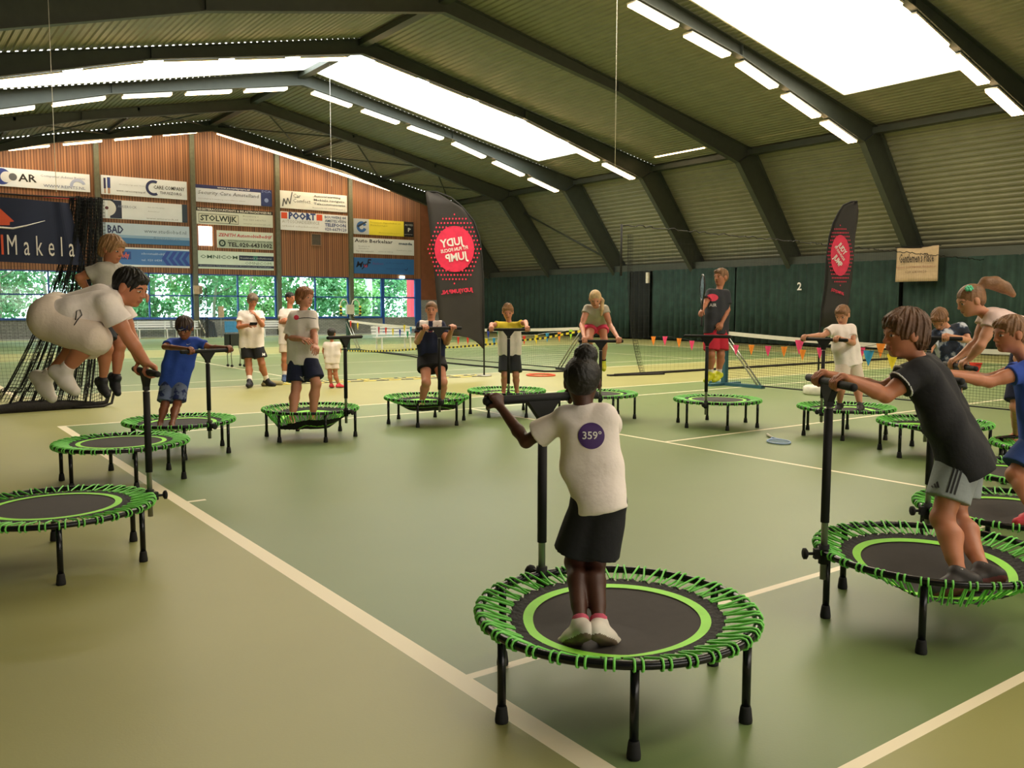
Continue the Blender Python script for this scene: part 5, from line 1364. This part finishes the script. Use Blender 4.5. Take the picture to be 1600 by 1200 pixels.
# ---------------------------------------------------------------- feather banners
def vplane(base, ang=0.0):
    n = cdir(math.sin(ang), 0, math.cos(ang)); n = n/np.linalg.norm(n)
    def f(u, v, off=0.0):
        d = ray(u, v); t = ((np.array(base)-CAM)@n-off)/(d@n); return CAM+d*t
    return f, n
def feather(base_uv, outline, polepts, disc, dots, words, url, label, base_kind, mirrored, ang=0.0):
    B = at_z(*base_uv, 0.0); f, n = vplane(B, ang)
    root = thing('feather_banner', tuple(B), label, 'banner', None)
    L = lambda p: np.array(p)-B
    cl = MB(); k = len(outline)//2
    left, right = outline[:k], outline[k:][::-1]
    vs = []; m_ = 8
    for i in range(k):
        for j in range(m_+1):
            t = j/m_; u = left[i][0]*(1-t)+right[i][0]*t; v = left[i][1]*(1-t)+right[i][1]*t
            vs.append(L(f(u, v, .012*math.sin(i*1.3+j*.9))))
    cl.add(vs, [(i*(m_+1)+j, i*(m_+1)+j+1, (i+1)*(m_+1)+j+1, (i+1)*(m_+1)+j) for i in range(k-1) for j in range(m_)], 0, True)
    o = cl.build('cloth', mat('charcoal_banner_cloth', '2c2826', .7, noise=.12, nscale=3), root); o.modifiers.new('t', 'SOLIDIFY').thickness = .008
    MB().tube([L(f(u, v)) for u, v in polepts], .018, 8).build('pole', M_rub, root)
    M_pk = mat('bright_pink_print', 'e02850', .65, noise=.04)
    (cu, cv, ru, rv) = disc; mb = MB()
    V = [L(f(cu, cv, .03))]+[L(f(cu+ru*math.cos(a), cv+rv*math.sin(a), .03)) for a in np.linspace(0, 2*PI, 37)[:-1]]
    mb.add(V, [(0, 1+j, 1+(j+1) % 36) for j in range(36)])
    (du, dv) = dots; nn = 8
    for i in range(-nn, nn+1):
        for j in range(-nn, nn+1):
            x, y = (i+.5*(j % 2))/nn, j/nn; r = math.hypot(x, y)
            if r > 1.0: continue
            uu, vv = cu+x*du, cv+y*dv
            if ((uu-cu)/ru)**2+((vv-cv)/rv)**2 < .92: continue
            q = du/nn*(.42-.18*r)
            V = [L(f(uu+q*math.cos(a), vv+q*dv/du*.9*math.sin(a), .03)) for a in np.linspace(0, 2*PI, 7)[:-1]]; mb.add(V, [tuple(range(6))])
    mb.build('halftone_print', M_pk, root)
    def put(body, u, v, hpx, rot, m_, sx, nm, squash=1.0):
        V, F_ = text_mesh(body, 1.0, bold=.03, res=2); mb = MB(); out = []
        for a, b, _ in V:
            a *= sx*hpx*(-1 if mirrored else 1); b *= hpx
            x = a*math.cos(rot)-b*math.sin(rot); y = a*math.sin(rot)+b*math.cos(rot); out.append(L(f(u+x*squash, v-y, .045)))
        mb.add(out, F_); return mb.build(nm, m_, root)
    for w_ in words: put(*w_)
    put(*url)
    if base_kind == 'plate': MB().cyl((0, 0, 0), (0, 0, .03), .16, n=16).build('base_plate', M_alu, root)
    else:
        b = MB(); b.tube([(0, 0, 0), (0, 0, .02), (0, 0, .13), (0, 0, .16)], [.24, .26, .26, .22], 20); b.cyl((0, 0, .15), (0, 0, .40), .05, n=12); b.build('water_base', mat('white_plastic', 'ddd8ca', .45), root)
    return root
left1 = [(665, 299), (667, 318), (669, 335), (672, 362), (675, 390), (679, 430), (682, 465), (685, 492), (688, 512), (692, 524), (720, 524), (740, 529)]
right1 = [(683, 301), (722, 324), (740, 346), (748, 370), (752, 400), (753.5, 430), (754.5, 465), (755, 492), (755, 512), (755, 526), (755, 534), (755.5, 546)]
pole1 = [(665, 299), (683, 300), (705, 309), (722, 323), (740, 345), (749, 370), (753, 402), (755, 440), (756, 500), (756.5, 588)]
feather((757, 588), left1+right1[::-1], pole1, (710, 389, 31, 36), (41, 54),
        [('JUDY', 706, 379, 17, .16, M_wpr, .88, 'lettering'), ('FIT FUN FOCUS', 710, 390, 7.5, .16, M_wpr, .82, 'lettering'), ('JUMP', 713, 402, 17, .16, M_wpr, .88, 'lettering')],
        ('JUDYJUMP.NL', 714, 455, 8.5, .10, mat('bright_pink_print', 'e02850'), .95, 'web_address'), 'tall dark feather banner with mirrored white lettering on a pink dotted disc', 'plate', True)
left2 = [(1334, 315), (1318, 322), (1310, 334), (1302, 350), (1296, 371), (1293.5, 388), (1292, 405), (1291, 424), (1290, 443), (1287, 463), (1284, 483), (1282, 510)]
right2 = [(1339.5, 315), (1340.5, 322), (1341, 330), (1340, 346), (1336.5, 366), (1335, 384), (1334, 400), (1332.5, 420), (1331, 438), (1328, 458), (1325, 478), (1316, 520)]
pole2 = [(1339.5, 315), (1330, 315.5), (1318, 321), (1310, 333), (1302, 349), (1296, 370), (1291.5, 405), (1289.5, 443), (1284, 483), (1280, 530), (1278, 612)]
feather((1278, 616), left2+right2[::-1], pole2, (1313, 399, 15, 32), (20, 47),
        [('JUDY', 1316, 389, 12, -.85, M_wpr, .72, 'lettering', .75), ('FIT FUN FOCUS', 1312, 396, 5.5, -.85, M_wpr, .75, 'lettering', .75), ('JUMP', 1309, 408, 12.5, -.85, M_wpr, .72, 'lettering', .75)],
        ('JUDYJUMP.NL', 1309, 456, 6.0, -.28, mat('bright_pink_print', 'e02850'), .70, 'web_address', .8), 'narrow dark feather banner turned sideways, pink dotted disc, behind the boy in white', 'water', False)
# ---------------------------------------------------------------- advertising boards on the timber wall
FY = WY-.10
M_txt = {}
def ink(c): return mat('ink_'+c, c, .6, noise=0)
def board(u0, v0, u1, v1, col, label, items, cat='sign', u_ref=None):
    A = at_y(u0, v0, FY); B = at_y(u1, v1, FY); x0, x1, z0, z1 = A[0], B[0], B[2], A[2]; w, h = x1-x0, z1-z0
    root = thing('advertising_board', (x0, FY, z0), label, cat, 'advertising boards on the timber wall')
    MB().box(0, w, 0, .055, 0, h).build('panel', mat('board_'+col, col, .55, noise=.03, nscale=2), root)
    for k, it in enumerate(items):
        e = -.004-.0015*k
        if it[0] == 'r':      # filled rectangle
            _, a, b, c, d, cc = it; MB().box(a*w, c*w, e, 0.0, b*h, d*h).build('colour_field', ink(cc), root)
        elif it[0] == 't':    # lettering: left x, centre y, height, width (all shares)
            _, body, a, b, hh, ww, cc = it[:7]; bold = it[7] if len(it) > 7 else 0.0; shear = it[8] if len(it) > 8 else 0.0
            V, F_ = text_mesh(body, 1.0, align='LEFT', bold=bold, shear=shear, res=1)
            if not len(V): continue
            mn, mx = V.min(0), V.max(0); sx = ww*w/(mx[0]-mn[0]); sy = hh*h/(.72 if body.upper() == body else .9)
            mb = MB(); mb.add([(a*w+(p[0]-mn[0])*sx, e, b*h+p[1]*sy) for p in V], F_); mb.build('lettering', ink(cc), root)
        elif it[0] == 'p':    # polygon in shares
            _, pts, cc = it; mb = MB(); mb.add([(a*w, e, b*h) for a, b in pts], [tuple(range(len(pts)))[::1]]); mb.build('emblem', ink(cc), root)
        elif it[0] == 'd':    # disc / ring: centre, radius in heights, inner share, start, end
            _, a, b, r, ri, s0, s1, cc = it; n = 24; mb = MB(); vs = []
            for i in range(n+1):
                q = math.radians(s0+(s1-s0)*i/n); vs += [(a*w+r*h*math.cos(q), e, b*h+r*h*math.sin(q)), (a*w+r*ri*h*math.cos(q), e, b*h+r*ri*h*math.sin(q))]
            mb.add(vs, [(2*i, 2*i+2, 2*i+3, 2*i+1) for i in range(n)]); mb.build('emblem', ink(cc), root)
    return root
K, NB, GR = '1c1c20', '27305e', '6c7280'
board(-62, 256, 141, 300.4, 'dfe6f2', 'white sponsor board with blue crescent and black AR letters, top row far left', [
    ('d', .300, .52, .44, .0, 0, 360, '2b3f8c'), ('d', .338, .50, .30, .0, 0, 360, 'd4d6da'), ('d', .385, .53, .20, .0, 0, 360, '5a5e66'),
    ('t', 'AR', .425, .50, .42, .145, K, .02), ('t', 'Computer Advies Reints', .60, .72, .16, .36, '8a94ae'), ('t', 'WWW.REINTS.NL', .62, .18, .16, .34, '5a6c9c'), ('d', .90, .28, .42, .62, 20, 190, 'a9b6dc')])
board(-62, 299.5, 147, 312.5, 'c02438', 'narrow crimson sponsor board above the dark blue cloth banner', [('r', .54, .0, .60, 1, '24301e'), ('t', 'Op school voor een sportieve toekomst', .62, .5, .42, .36, 'e8b8bc')])
board(157, 273, 292.5, 312.5, 'dde5f2', 'white home care board with two walking figures, top row above the boy with headband', [
    ('r', .030, .30, .055, .86, '31305c'), ('r', .070, .34, .105, .90, '2c3f80'), ('r', .035, .05, .05, .3, 'b08a78'), ('r', .075, .05, .10, .34, 'b08a78'),
    ('t', 'www.carecompany.nl', .17, .24, .13, .33, '3a4660'), ('t', 'thuiszorg aan huis', .20, .58, .08, .30, 'a0a8b8'),
    ('d', .60, .52, .42, .66, 60, 300, NB), ('t', 'CARE COMPANY', .60, .56, .20, .37, K, .01), ('t', 'THUISZORG', .67, .28, .15, .26, '3c4250', .01)])
board(160, 311, 293, 348, 'dce3ee', 'white board with dark blue square and white disc, second row left', [
    ('r', .08, .02, .215, .98, '1f2a44'), ('d', .055, .55, .42, .0, -90, 90, 'd8dade'), ('d', .045, .55, .09, 0, 0, 360, '5a2a34'), ('t', 'AMSEROCK', .17, .66, .14, .22, '7c86a0'),
    ('t', 'Van der Hooplaan', .52, .72, .09, .20, '9aa2b0'), ('t', 'Amstelveen', .52, .50, .09, .14, '9aa2b0'), ('t', 'www.amserock.nl', .50, .12, .12, .38, '8a9098'), ('r', .935, 0, 1, 1, '2a3a4c')])
board(161, 347, 296.5, 384.5, 'b8cbe0', 'pale blue bathroom studio board reading BAD, third row left', [
    ('r', 0, 0, 1, .28, '3f74a8'), ('r', 0, .28, 1, .42, '88aacb'), ('t', 'BAD', .045, .66, .38, .18, NB, .03), ('t', 'www.studiobad.nl', .46, .66, .24, .50, '5f6f88'), ('t', 'Amstelveen', .56, .32, .20, .32, '6f88a8')])
board(163, 385, 296.5, 419, '3f74b8', 'mid blue board with red lettering and dark blue arrows, lowest row left', [
    ('r', 0, .92, 1, 1, 'dde2e8'), ('r', 0, 0, 1, .10, 'dde2e8'), ('r', .08, .38, .30, .78, '2b4a90'), ('t', 'Speedy', .10, .58, .34, .18, 'd06048', .03), ('t', 'schoonmaakbedrijf', .42, .70, .14, .28, 'c0d4ec'), ('t', 'tel. 020 6434', .42, .36, .14, .24, 'c0d4ec'),
    ]+[('p', [(x, .12), (x+.05, .12), (x-.01, .48), (x+.05, .86), (x, .86), (x-.06, .48)], '24459c') for x in (.72, .80, .88, .96)])
board(304.5, 287.5, 425, 323, 'd4dcf0', 'pale blue security board under a navy strip, top row centre', [
    ('r', 0, .80, 1, 1, '2a3268'), ('t', 'www.securitycare.nl', .28, .90, .12, .42, 'dfe4f0', .02), ('r', .85, 0, 1, .82, '26366e'), ('d', .925, .36, .13, .0, 0, 360, '7c90c8'), ('t', 'SCA', .86, .88, .14, .13, '7c90d0'),
    ('t', 'Security Care Amstelland', .035, .55, .27, .79, '434a60', 0, .15), ('t', 'beveiliging bewaking surveillance alarm', .04, .20, .08, .60, '8a94a8')])
board(306, 323, 426.5, 356, 'd6dcd4', 'white accountants board with black top strip and framed name, second row centre', [
    ('r', 0, .78, 1, 1, '17181c'), ('t', 'REGISTERACCOUNTANTS & BELASTINGADVISEURS', .02, .885, .13, .96, 'e6e6e0', .02),
    ('r', .03, .08, .54, .64, '5f635c'), ('r', .036, .115, .534, .605, 'd0d4c6'), ('t', 'STOLWIJK', .05, .36, .34, .47, '2e3832', .03),
    ('t', 'Bouwerij 1', .60, .62, .12, .20, '8a9088'), ('t', 'Tel. 020 6456721', .60, .40, .12, .30, '8a9088'), ('t', 'www.stolwijk.nl', .60, .16, .12, .36, 'a0a69c')])
board(339, 359.5, 427, 390.5, 'd2dcd4', 'white garage board with red name and phone number, third row centre', [
    ('t', 'ZENITH Automobielbedrijf', .02, .74, .24, .96, 'b8303c', .02, .2), ('r', .02, .04, 1, .50, 'a8b8a8'), ('d', .085, .27, .20, .0, 0, 360, '1f3a34'), ('d', .085, .27, .11, .3, 0, 360, 'a8b8a8'),
    ('t', 'AMSTERDAMSEWEG 401 AMSTELVEEN', .18, .42, .11, .80, '3a4640'), ('t', 'TEL.020-6431002', .18, .20, .24, .80, K, .03)])
board(309, 391, 428, 422.5, 'cfe0d6', 'pale green business solutions board with spaced letters, lowest row centre', [
    ('t', 'OMNICOM', .03, .66, .20, .48, '4c6a58', .01), ('r', .53, .52, 1, .80, '1c2c48'), ('r', .72, .52, .78, .80, '2f6c68'), ('t', 'business solutions', .55, .66, .13, .42, 'c0ccd0'), ('t', '...OMNICOM.', .56, .36, .16, .42, '6a8876'),
    ('r', 0, .10, 1, .24, '1c2c48'), ('t', 'Accountancy Salarisadministratie Automatisering Opleidingen', .02, .17, .08, .94, 'a8b4c4')])
board(435.5, 297, 542.5, 332, 'dfe4e6', 'white car comfort board with zigzag line, top row right', [
    ('p', [(.04, .10), (.06, .10), (.08, .55), (.06, .55)], '5a6068'), ('p', [(.06, .55), (.08, .55), (.11, .22), (.09, .22)], '5a6068'), ('p', [(.09, .22), (.11, .22), (.13, .60), (.115, .60)], '5a6068'), ('p', [(.115, .6), (.13, .6), (.16, .25), (.145, .25)], '5a6068'), ('p', [(.145, .25), (.16, .25), (.195, .95), (.18, .95)], '5a6068'),
    ('t', 'Car', .20, .74, .30, .11, '6a7078'), ('t', 'Comfort', .20, .46, .28, .25, '6a7078'), ('t', 'Autoverwarming', .50, .82, .15, .40, '4c525a', .02), ('t', 'Mobiele navigatie', .50, .60, .15, .46, '4c525a', .02), ('t', 'Telecommunicatie', .50, .38, .15, .47, '4c525a', .02), ('t', 'Bouwerij 84 020 6474707 Amstelveen', .48, .14, .10, .50, '8a9098')])
board(437, 330, 543.5, 364.5, 'e2e8f2', 'white car service board with blue name between two orange squares', [
    ('r', .02, .62, .105, .96, 'd8502c'), ('r', .53, .62, .615, .96, 'd8502c'), ('t', 'POORT', .125, .78, .36, .39, '2c4484', .05), ('t', 'AUTOSCHADESERVICE', .03, .46, .18, .54, '9ca0a4'), ('t', 'erkend schadeherstel', .03, .22, .12, .52, 'a4a8ac'),
    ('t', 'BOUWERIJ 84', .65, .84, .15, .32, '4c6288', .02), ('t', 'AMSTELVEEN', .65, .63, .15, .32, '4c6288', .02), ('t', 'TELEFOON', .65, .40, .18, .32, '2c4484', .03), ('t', '020-6679120', .65, .16, .17, .33, '2c4484', .02)])
board(552, 341, 646.5, 370.5, 'd8cc3c', 'yellow board between a grey logo field and a black field, right column top', [
    ('r', 0, 0, .25, 1, 'aab4c0'), ('d', .13, .48, .36, .45, 20, 340, '2c5c9c'), ('p', [(.05, .52), (.20, .86), (.22, .80), (.08, .44)], '24303c'), ('r', .83, 0, 1, 1, '14161c'), ('t', 'P', .90, .45, .26, .05, 'd8dcd8', .02), ('t', 'ADVIES', .845, .78, .12, .14, 'c0c4c0'), ('t', 'parkeren', .845, .16, .08, .13, 'c0c4c0'),
    ('t', 'Financieel, Hypotheken en', .27, .82, .12, .50, '8a8428'), ('t', 'Verzekeringen', .27, .64, .12, .28, '8a8428'), ('t', 'Amstelveen', .40, .16, .09, .36, 'a09a30')])
board(552, 370.5, 647, 399.5, 'd4dade', 'white car dealer board with black name, right column middle', [
    ('t', 'Auto Berkelaar', .02, .80, .28, .62, '2f3440', .02), ('t', 'mazda', .74, .74, .20, .23, '3f5468', .04), ('t', 'Bouwerij 81', .08, .46, .10, .18, '8a9094'), ('t', 'Amstelveen', .08, .32, .10, .16, '8a9094'), ('t', 'Tel. 020-6436677', .04, .14, .11, .28, '707880'), ('t', 'service en verkoop', .40, .18, .12, .24, '8a98a8'), ('t', 'Onderhoud en schade', .70, .30, .09, .26, '8a9094')])
board(553, 402, 647, 429.5, '2c66a4', 'saturated blue board with dark and red handwriting, right column bottom', [
    ('t', 'My', .03, .55, .46, .18, '17182c', .02, .3), ('t', 'F', .20, .66, .46, .08, '17182c', .03, .3), ('t', 'u', .16, .50, .30, .05, 'b03048', .02), ('t', 'fietsen', .30, .66, .22, .18, '6a4484', .0, .2), ('t', 'verkoop reparatie', .52, .72, .12, .32, '2a4c84'), ('t', 'www.myfiets.nl', .52, .36, .12, .30, '2a4c84'), ('d', .86, .40, .12, .7, 200, 380, '1c2444')])
# vent, bright opening, exit lamp, box on the column
def wallbox(name, u0, v0, u1, v1, m_, y0, y1, label, cat, kind=None, frame=None):
    A = at_y(u0, v0, y0); B = at_y(u1, v1, y0); root = thing(name, (A[0], y0, B[2]), label, cat)
    w, h = B[0]-A[0], A[2]-B[2]
    MB().box(0, w, 0, y1-y0, 0, h).build('housing' if not frame else 'grille', m_, root)
    if frame:
        f = MB(); t = .05
        for (a, b, c, d) in ((-t, 0, -t, h+t), (w, w+t, -t, h+t), (0, w, -t, 0), (0, w, h, h+t)): f.box(a, b, -.02, y1-y0, c, d)
        f.build('frame', frame, root)
    return root
wallbox('wall_vent', 487, 366, 501, 383, mat('dark_vent', '4a443c', .7), WY-.07, WY-.04, 'square grey ventilation grille in the timber wall below the board with orange squares', 'vent', frame=mat('brown_trim', '8a6a50', .6))
r = wallbox('daylight_panel', 310.5, 353, 332, 384, mat('lit_white_panel', 'fff4e4', .5, noise=0, emit='ffeedd', estr=3.0), WY-.12, WY-.04, 'bright square glowing panel standing for a daylit opening in the timber wall left of the red garage name', 'lamp')  # panel made to glow in place of daylight through a small opening
A = at_y(310.5, 362, WY-.13); B = at_y(332, 363, WY-.13); MB().box(0, B[0]-A[0], -.01, 0, A[2]-r.location[2], A[2]-r.location[2]+.03).build('crossbar', M_alu, r)
wallbox('exit_lamp', 625.5, 431, 632.5, 435, mat('lit_exit_sign', 'f4fff4', .5, noise=0, emit='eafff0', estr=4.0), WY-.16, WY-.05, 'small lit white exit lamp above the glazed door', 'lamp')
wallbox('junction_box', 303, 446, 316.5, 459.5, mat('beige_box', 'b8a184', .7), WY-.40, WY-.25, 'beige square box fixed to the wall column above the boy with the headband', 'box')
# hoses and white box on the wall right of the polo boy
A = at_y(548, 484, WY-.48); root = thing('hose_rack', tuple(A), 'white box with looped white hoses and yellow-black rings in front of the windows', 'hose rack')
MB().box(-.22, .22, 0, .2, -.25, .28).build('housing', mat('offwhite_plastic', 'cfc8b4', .6), root)
for s in (-1, 1): MB().tube([(s*.1, .1, .25), (s*.2, .1, .5), (s*.38, .1, .58), (s*.55, .1, .4), (s*.6, .1, .0), (s*.55, .1, -.3), (s*.2, .1, -.35)], .03, 8).build('hose', M_tape, root)
for s in (-1, 1):
    mb = MB()
    for k in range(6): mb.tube([(s*.56, .02, .2-.09*k), (s*.60, .02, .12-.09*k)], .07, 8, mi=k % 2)
    mb.build('striped_ring', [mat('tape_yellow', 'ead43a'), mat('tape_black', '17171a')], root)
MB().cyl((0, .1, -A[2]+.02), (0, .1, -.2), .03, n=8).build('stand', M_alu, root)

# ---------------------------------------------------------------- furniture by the end wall
M_bench = mat('white_bench_paint', 'dfe2e2', .5, noise=.03)
def bench(x0, x1, y, label, tall=.82):
    root = thing('bench', ((x0+x1)/2, y, 0), label, 'bench', 'white benches'); w = x1-x0
    s = MB(); [s.box(-w/2, w/2, -.20+k*.13, -.11+k*.13, .43, .46) for k in range(3)]; s.build('seat', M_bench, root)
    b = MB()
    for k in range(3): b.box(-w/2, w/2, .20+.02*k, .225+.02*k, .53+k*.11, .61+k*.11)
    b.build('backrest', M_bench, root)
    for x in (-w*.36, w*.0, w*.36) if w > 2.4 else (-w*.36, w*.36):
        l = MB(); l.bar((x, -.18, 0), (x, -.14, .44), .05, .05, (1, 0, 0)); l.bar((x, .26, 0), (x, .2, .84), .05, .05, (1, 0, 0)); l.bar((x, -.16, .41), (x, .22, .41), .05, .05); l.build('leg', M_bench, root)
xa, xb = at_y(208, 515, 31.6)[0], at_y(268, 515, 31.6)[0]
bench(xa, xb, 31.6, 'white slatted bench against the grey wall, behind the boy with the headband, left one')
xc, xd = at_y(272, 515, 31.6)[0], at_y(312, 515, 31.6)[0]
bench(xc, xd, 31.6, 'short white slatted bench against the grey wall, just right of the boy with the headband')
xa, xb = at_y(406, 515, 30.6)[0], at_y(447, 515, 30.6)[0]; bench(xa, xb, 30.6, 'white slatted bench between the two men in white t-shirts')
P = at_z(616, 545, 0); bench(P[0]-.82, P[0]+.82, P[1], 'white slatted bench left of the woman, behind the coloured pennants')
# ball cart
P = at_z(369, 573, 0); root = thing('ball_cart', tuple(P), 'wheeled tennis ball cart left of the man with the phone', 'ball cart')
b = MB(); b.box(-.2, .2, -.2, .2, .55, .58); 
for (a0, a1, b0, b1) in ((-.22, -.2, -.22, .22), (.2, .22, -.22, .22), (-.22, .22, -.22, -.2), (-.22, .22, .2, .22)): b.box(a0, a1, b0, b1, .55, .84)
b.build('basket', mat('dark_basket', '22281f', .7), root)
for sx in (-1, 1):
    for sy in (-1, 1):
        l = MB().tube([(sx*.12, sy*.12, .55), (sx*.17, sy*.15, .3), (sx*.16, sy*.16, .06)], .014, 6).build('leg', M_alu, root); MB().cyl((sx*.16, sy*.16-.012, .035), (sx*.16, sy*.16+.012, .035), .035, n=10).build('wheel', M_rub, l)
rb = random.Random(5)
ballme = None
for k in range(26):
    a, c = rb.uniform(-.16, .16), rb.uniform(-.16, .16)
    if ballme is None:
        f_ = Fld((-.05,)*3, (.05,)*3, .008); f_.ell((0, 0, 0), np.eye(3), (.033,)*3, 0); V, Q = f_.mesh(); o = to_obj('tennis_ball', V, Q, mat('tennis_ball_felt', 'cfd83a', .9), None); ballme = o
    else: o = ballme.copy(); COL.objects.link(o)
    o.location = (P[0]+a, P[1]+c, .615+rb.choice((0, .062, .124))+rb.uniform(0, .01)); tag(o, 'yellow tennis ball lying in the basket of the ball cart', 'ball', 'balls in the ball cart')
A = at_y(351, 502, 31.3); B = at_y(376.5, 519, 31.3)
root = thing('blue_panel', (A[0], 31.3, 0), 'light blue display panel against the wall behind the ball cart', 'panel')
MB().box(0, B[0]-A[0], 0, .04, B[2], A[2]).build('board', mat('sky_blue_board', '3f8cc0', .5), root)
for x in (.1, B[0]-A[0]-.1): MB().cyl((x, .02, 0), (x, .02, B[2]), .02, n=8).build('leg', M_alu, root)
# folded dark chairs leaning by the column
A = at_z(330, 527.5, 0); root = thing('folding_chair_stack', (A[0], 31.9, 0), 'dark folded chairs leaning together by the wall right of the boy with the headband', 'folded chairs')
for k in range(4): MB().bar((k*.13, .1-.05*k, 0), (.02+k*.10, .3-.05*k, .95-.07*k), .10, .04, (0, 1, 0)).build('folded_chair', mat('dark_blue_grey_plastic', '2a3640', .6), root)
tag(MB().cyl((at_y(311, 500, 31.7)[0], 31.7, .85), (at_y(321, 518, 31.5)[0], 31.5, .2), .03, n=8).build('white_pole', M_tape), 'white pole leaning diagonally against the wall by the folded chairs', 'pole')
# slim lattice mast with cable
x = at_y(319, 500, 31.0)[0]; root = thing('lattice_mast', (x, 31.0, 0), 'thin lattice mast standing in front of the windows right of the wall column', 'mast')
m1 = MB(); [m1.cyl((sx*.12, sy*.12, 0), (sx*.12, sy*.12, 2.5), .018, n=6) for sx in (-1, 1) for sy in (-1, 1)]; m1.build('upright', M_rub, root)
m2 = MB()
for k in range(9): m2.cyl((-.12, -.12, .1+.27*k), (.12, -.12, .36+.27*k), .01, n=5); m2.cyl((.12, -.12, .1+.27*k), (.12, .12, .36+.27*k), .01, n=5)
m2.build('lattice', M_rub, root); MB().box(.7, .95, -.1, .1, 1.0, 1.55).build('counter_box', mat('beige_box', 'b8a184'), root)
MB().cyl((.82, 0, 0), (.82, 0, 1.0), .02, n=6).build('side_pole', M_alu, root)

# ---------------------------------------------------------------- right wall: cloth sign, number
def wallx(u, v, x): return px_x(u, v, x)
A, B = wallx(1401, 387, 27.6), wallx(1466, 439, 27.6)
ys, ye, zt, zb = A[1], B[1], A[2], B[2]; w, h = ys-ye, zt-zb
root = thing('cloth_sign', (27.6, ys, zb), 'beige hanging cloth sign with dark lettering on the green curtain wall', 'sign')
mb = MB(); vs = []; n = 24
for j in range(9):
    for i in range(n+1):
        a, t = i/n, j/8; vs.append((.04*math.sin(a*9+t*2)-.05*a*(1-t), -w*a, h*t-.06*math.sin(a*PI)*t*(a < .6)))
mb.add(vs, [(j*(n+1)+i, (j+1)*(n+1)+i, (j+1)*(n+1)+i+1, j*(n+1)+i+1) for j in range(8) for i in range(n)], 0, True)
o = mb.build('cloth', mat('beige_cloth', 'b39c7c', .8, noise=.06), root); o.modifiers.new('t', 'SOLIDIFY').thickness = .01
def ctext(body, a, t, hh, ww, cc, bold=0):
    V, F_ = text_mesh(body, 1.0, align='CENTER', bold=bold, res=1); mn, mx = V.min(0), V.max(0); sx = ww*w/(mx[0]-mn[0])
    m_ = MB(); m_.add([(-.075, -(a*w+p[0]*sx), t*h+p[1]*hh*h) for p in V], F_); m_.build('lettering', ink(cc), root)
ctext("Gentlemen's Place", .5, .66, .36, .80, '2e2620', .01); ctext('kappers voor mannen Amstelveen', .5, .42, .10, .92, '8a5a48'); ctext('020 6410020', .5, .27, .10, .5, '6a5444')
MB().cyl((0, .05, h), (0, -w-.05, h), .015, n=6).build('rod', M_rub, root)
P = wallx(1249, 448, 27.95); V, F_ = text_mesh('2', .42, bold=.01); mb = MB(); mb.add([(0, -a, b) for a, b, _ in V], F_); o = mb.build('wall_number', M_wpr); o.location = P; tag(o, 'small white number 2 on the green curtain', 'number')
P = wallx(1012, 434, 27.9); tag(MB().box(P[0]-.05, P[0]+.05, P[1]-.08, P[1]+.08, P[2]-.25, P[2]+.25).build('wall_lamp', mat('offwhite_plastic', 'cfc8b4')), 'small white wall fitting on the black cloth in the gap between the curtains', 'lamp')
# hoop and ladder on the floor
P = at_z(845, 586, .015); tag(MB().tube([(P[0]+.32*math.cos(a), P[1]+.32*math.sin(a), .018) for a in np.linspace(0, 2*PI, 33)[:-1]], .018, 6, closed=True).build('hoop', mat('orange_red_plastic', 'd85a3c', .5)), 'red hoop lying on the floor right of the boy in yellow', 'hoop')
A, B = at_z(442, 601, 0), at_z(757, 588, 0); d = nrm(B-A); sd = np.cross((0, 0, 1), d); L_ = np.linalg.norm(B-A)
root = thing('agility_ladder', tuple(A), 'flat yellow and black agility ladder lying on the floor behind the toddler', 'agility ladder')
for o_ in (0, .42):
    mb = MB(); k = 0; t = 0
    while t < L_: mb.bar(d*t+sd*o_+np.array([0, 0, .006]), d*min(L_, t+.28)+sd*o_+np.array([0, 0, .006]), .045, .008, mi=k % 2); t += .28; k += 1
    mb.build('strap', [mat('tape_yellow', 'ead43a'), mat('tape_black', '17171a')], root)
t = .1
while t < L_: MB().bar(d*t+np.array([0, 0, .014]), d*t+sd*.42+np.array([0, 0, .014]), .04, .008).build('rung', mat('pale_yellow_plastic', 'd8d08a', .5), root); t += .42
for k, (u, v) in enumerate(((447, 601),)):
    P = at_z(u, v, 0); tag(MB().tube([(P[0]-.5, P[1]-.1, .03), (P[0]-.3, P[1]+.1, .05), (P[0]-.1, P[1]-.05, .03)], .05, 8).build('bag_bundle', mat('tan_cloth', 'a09468', .8)), 'small tan bundle at the left end of the agility ladder', 'bundle')
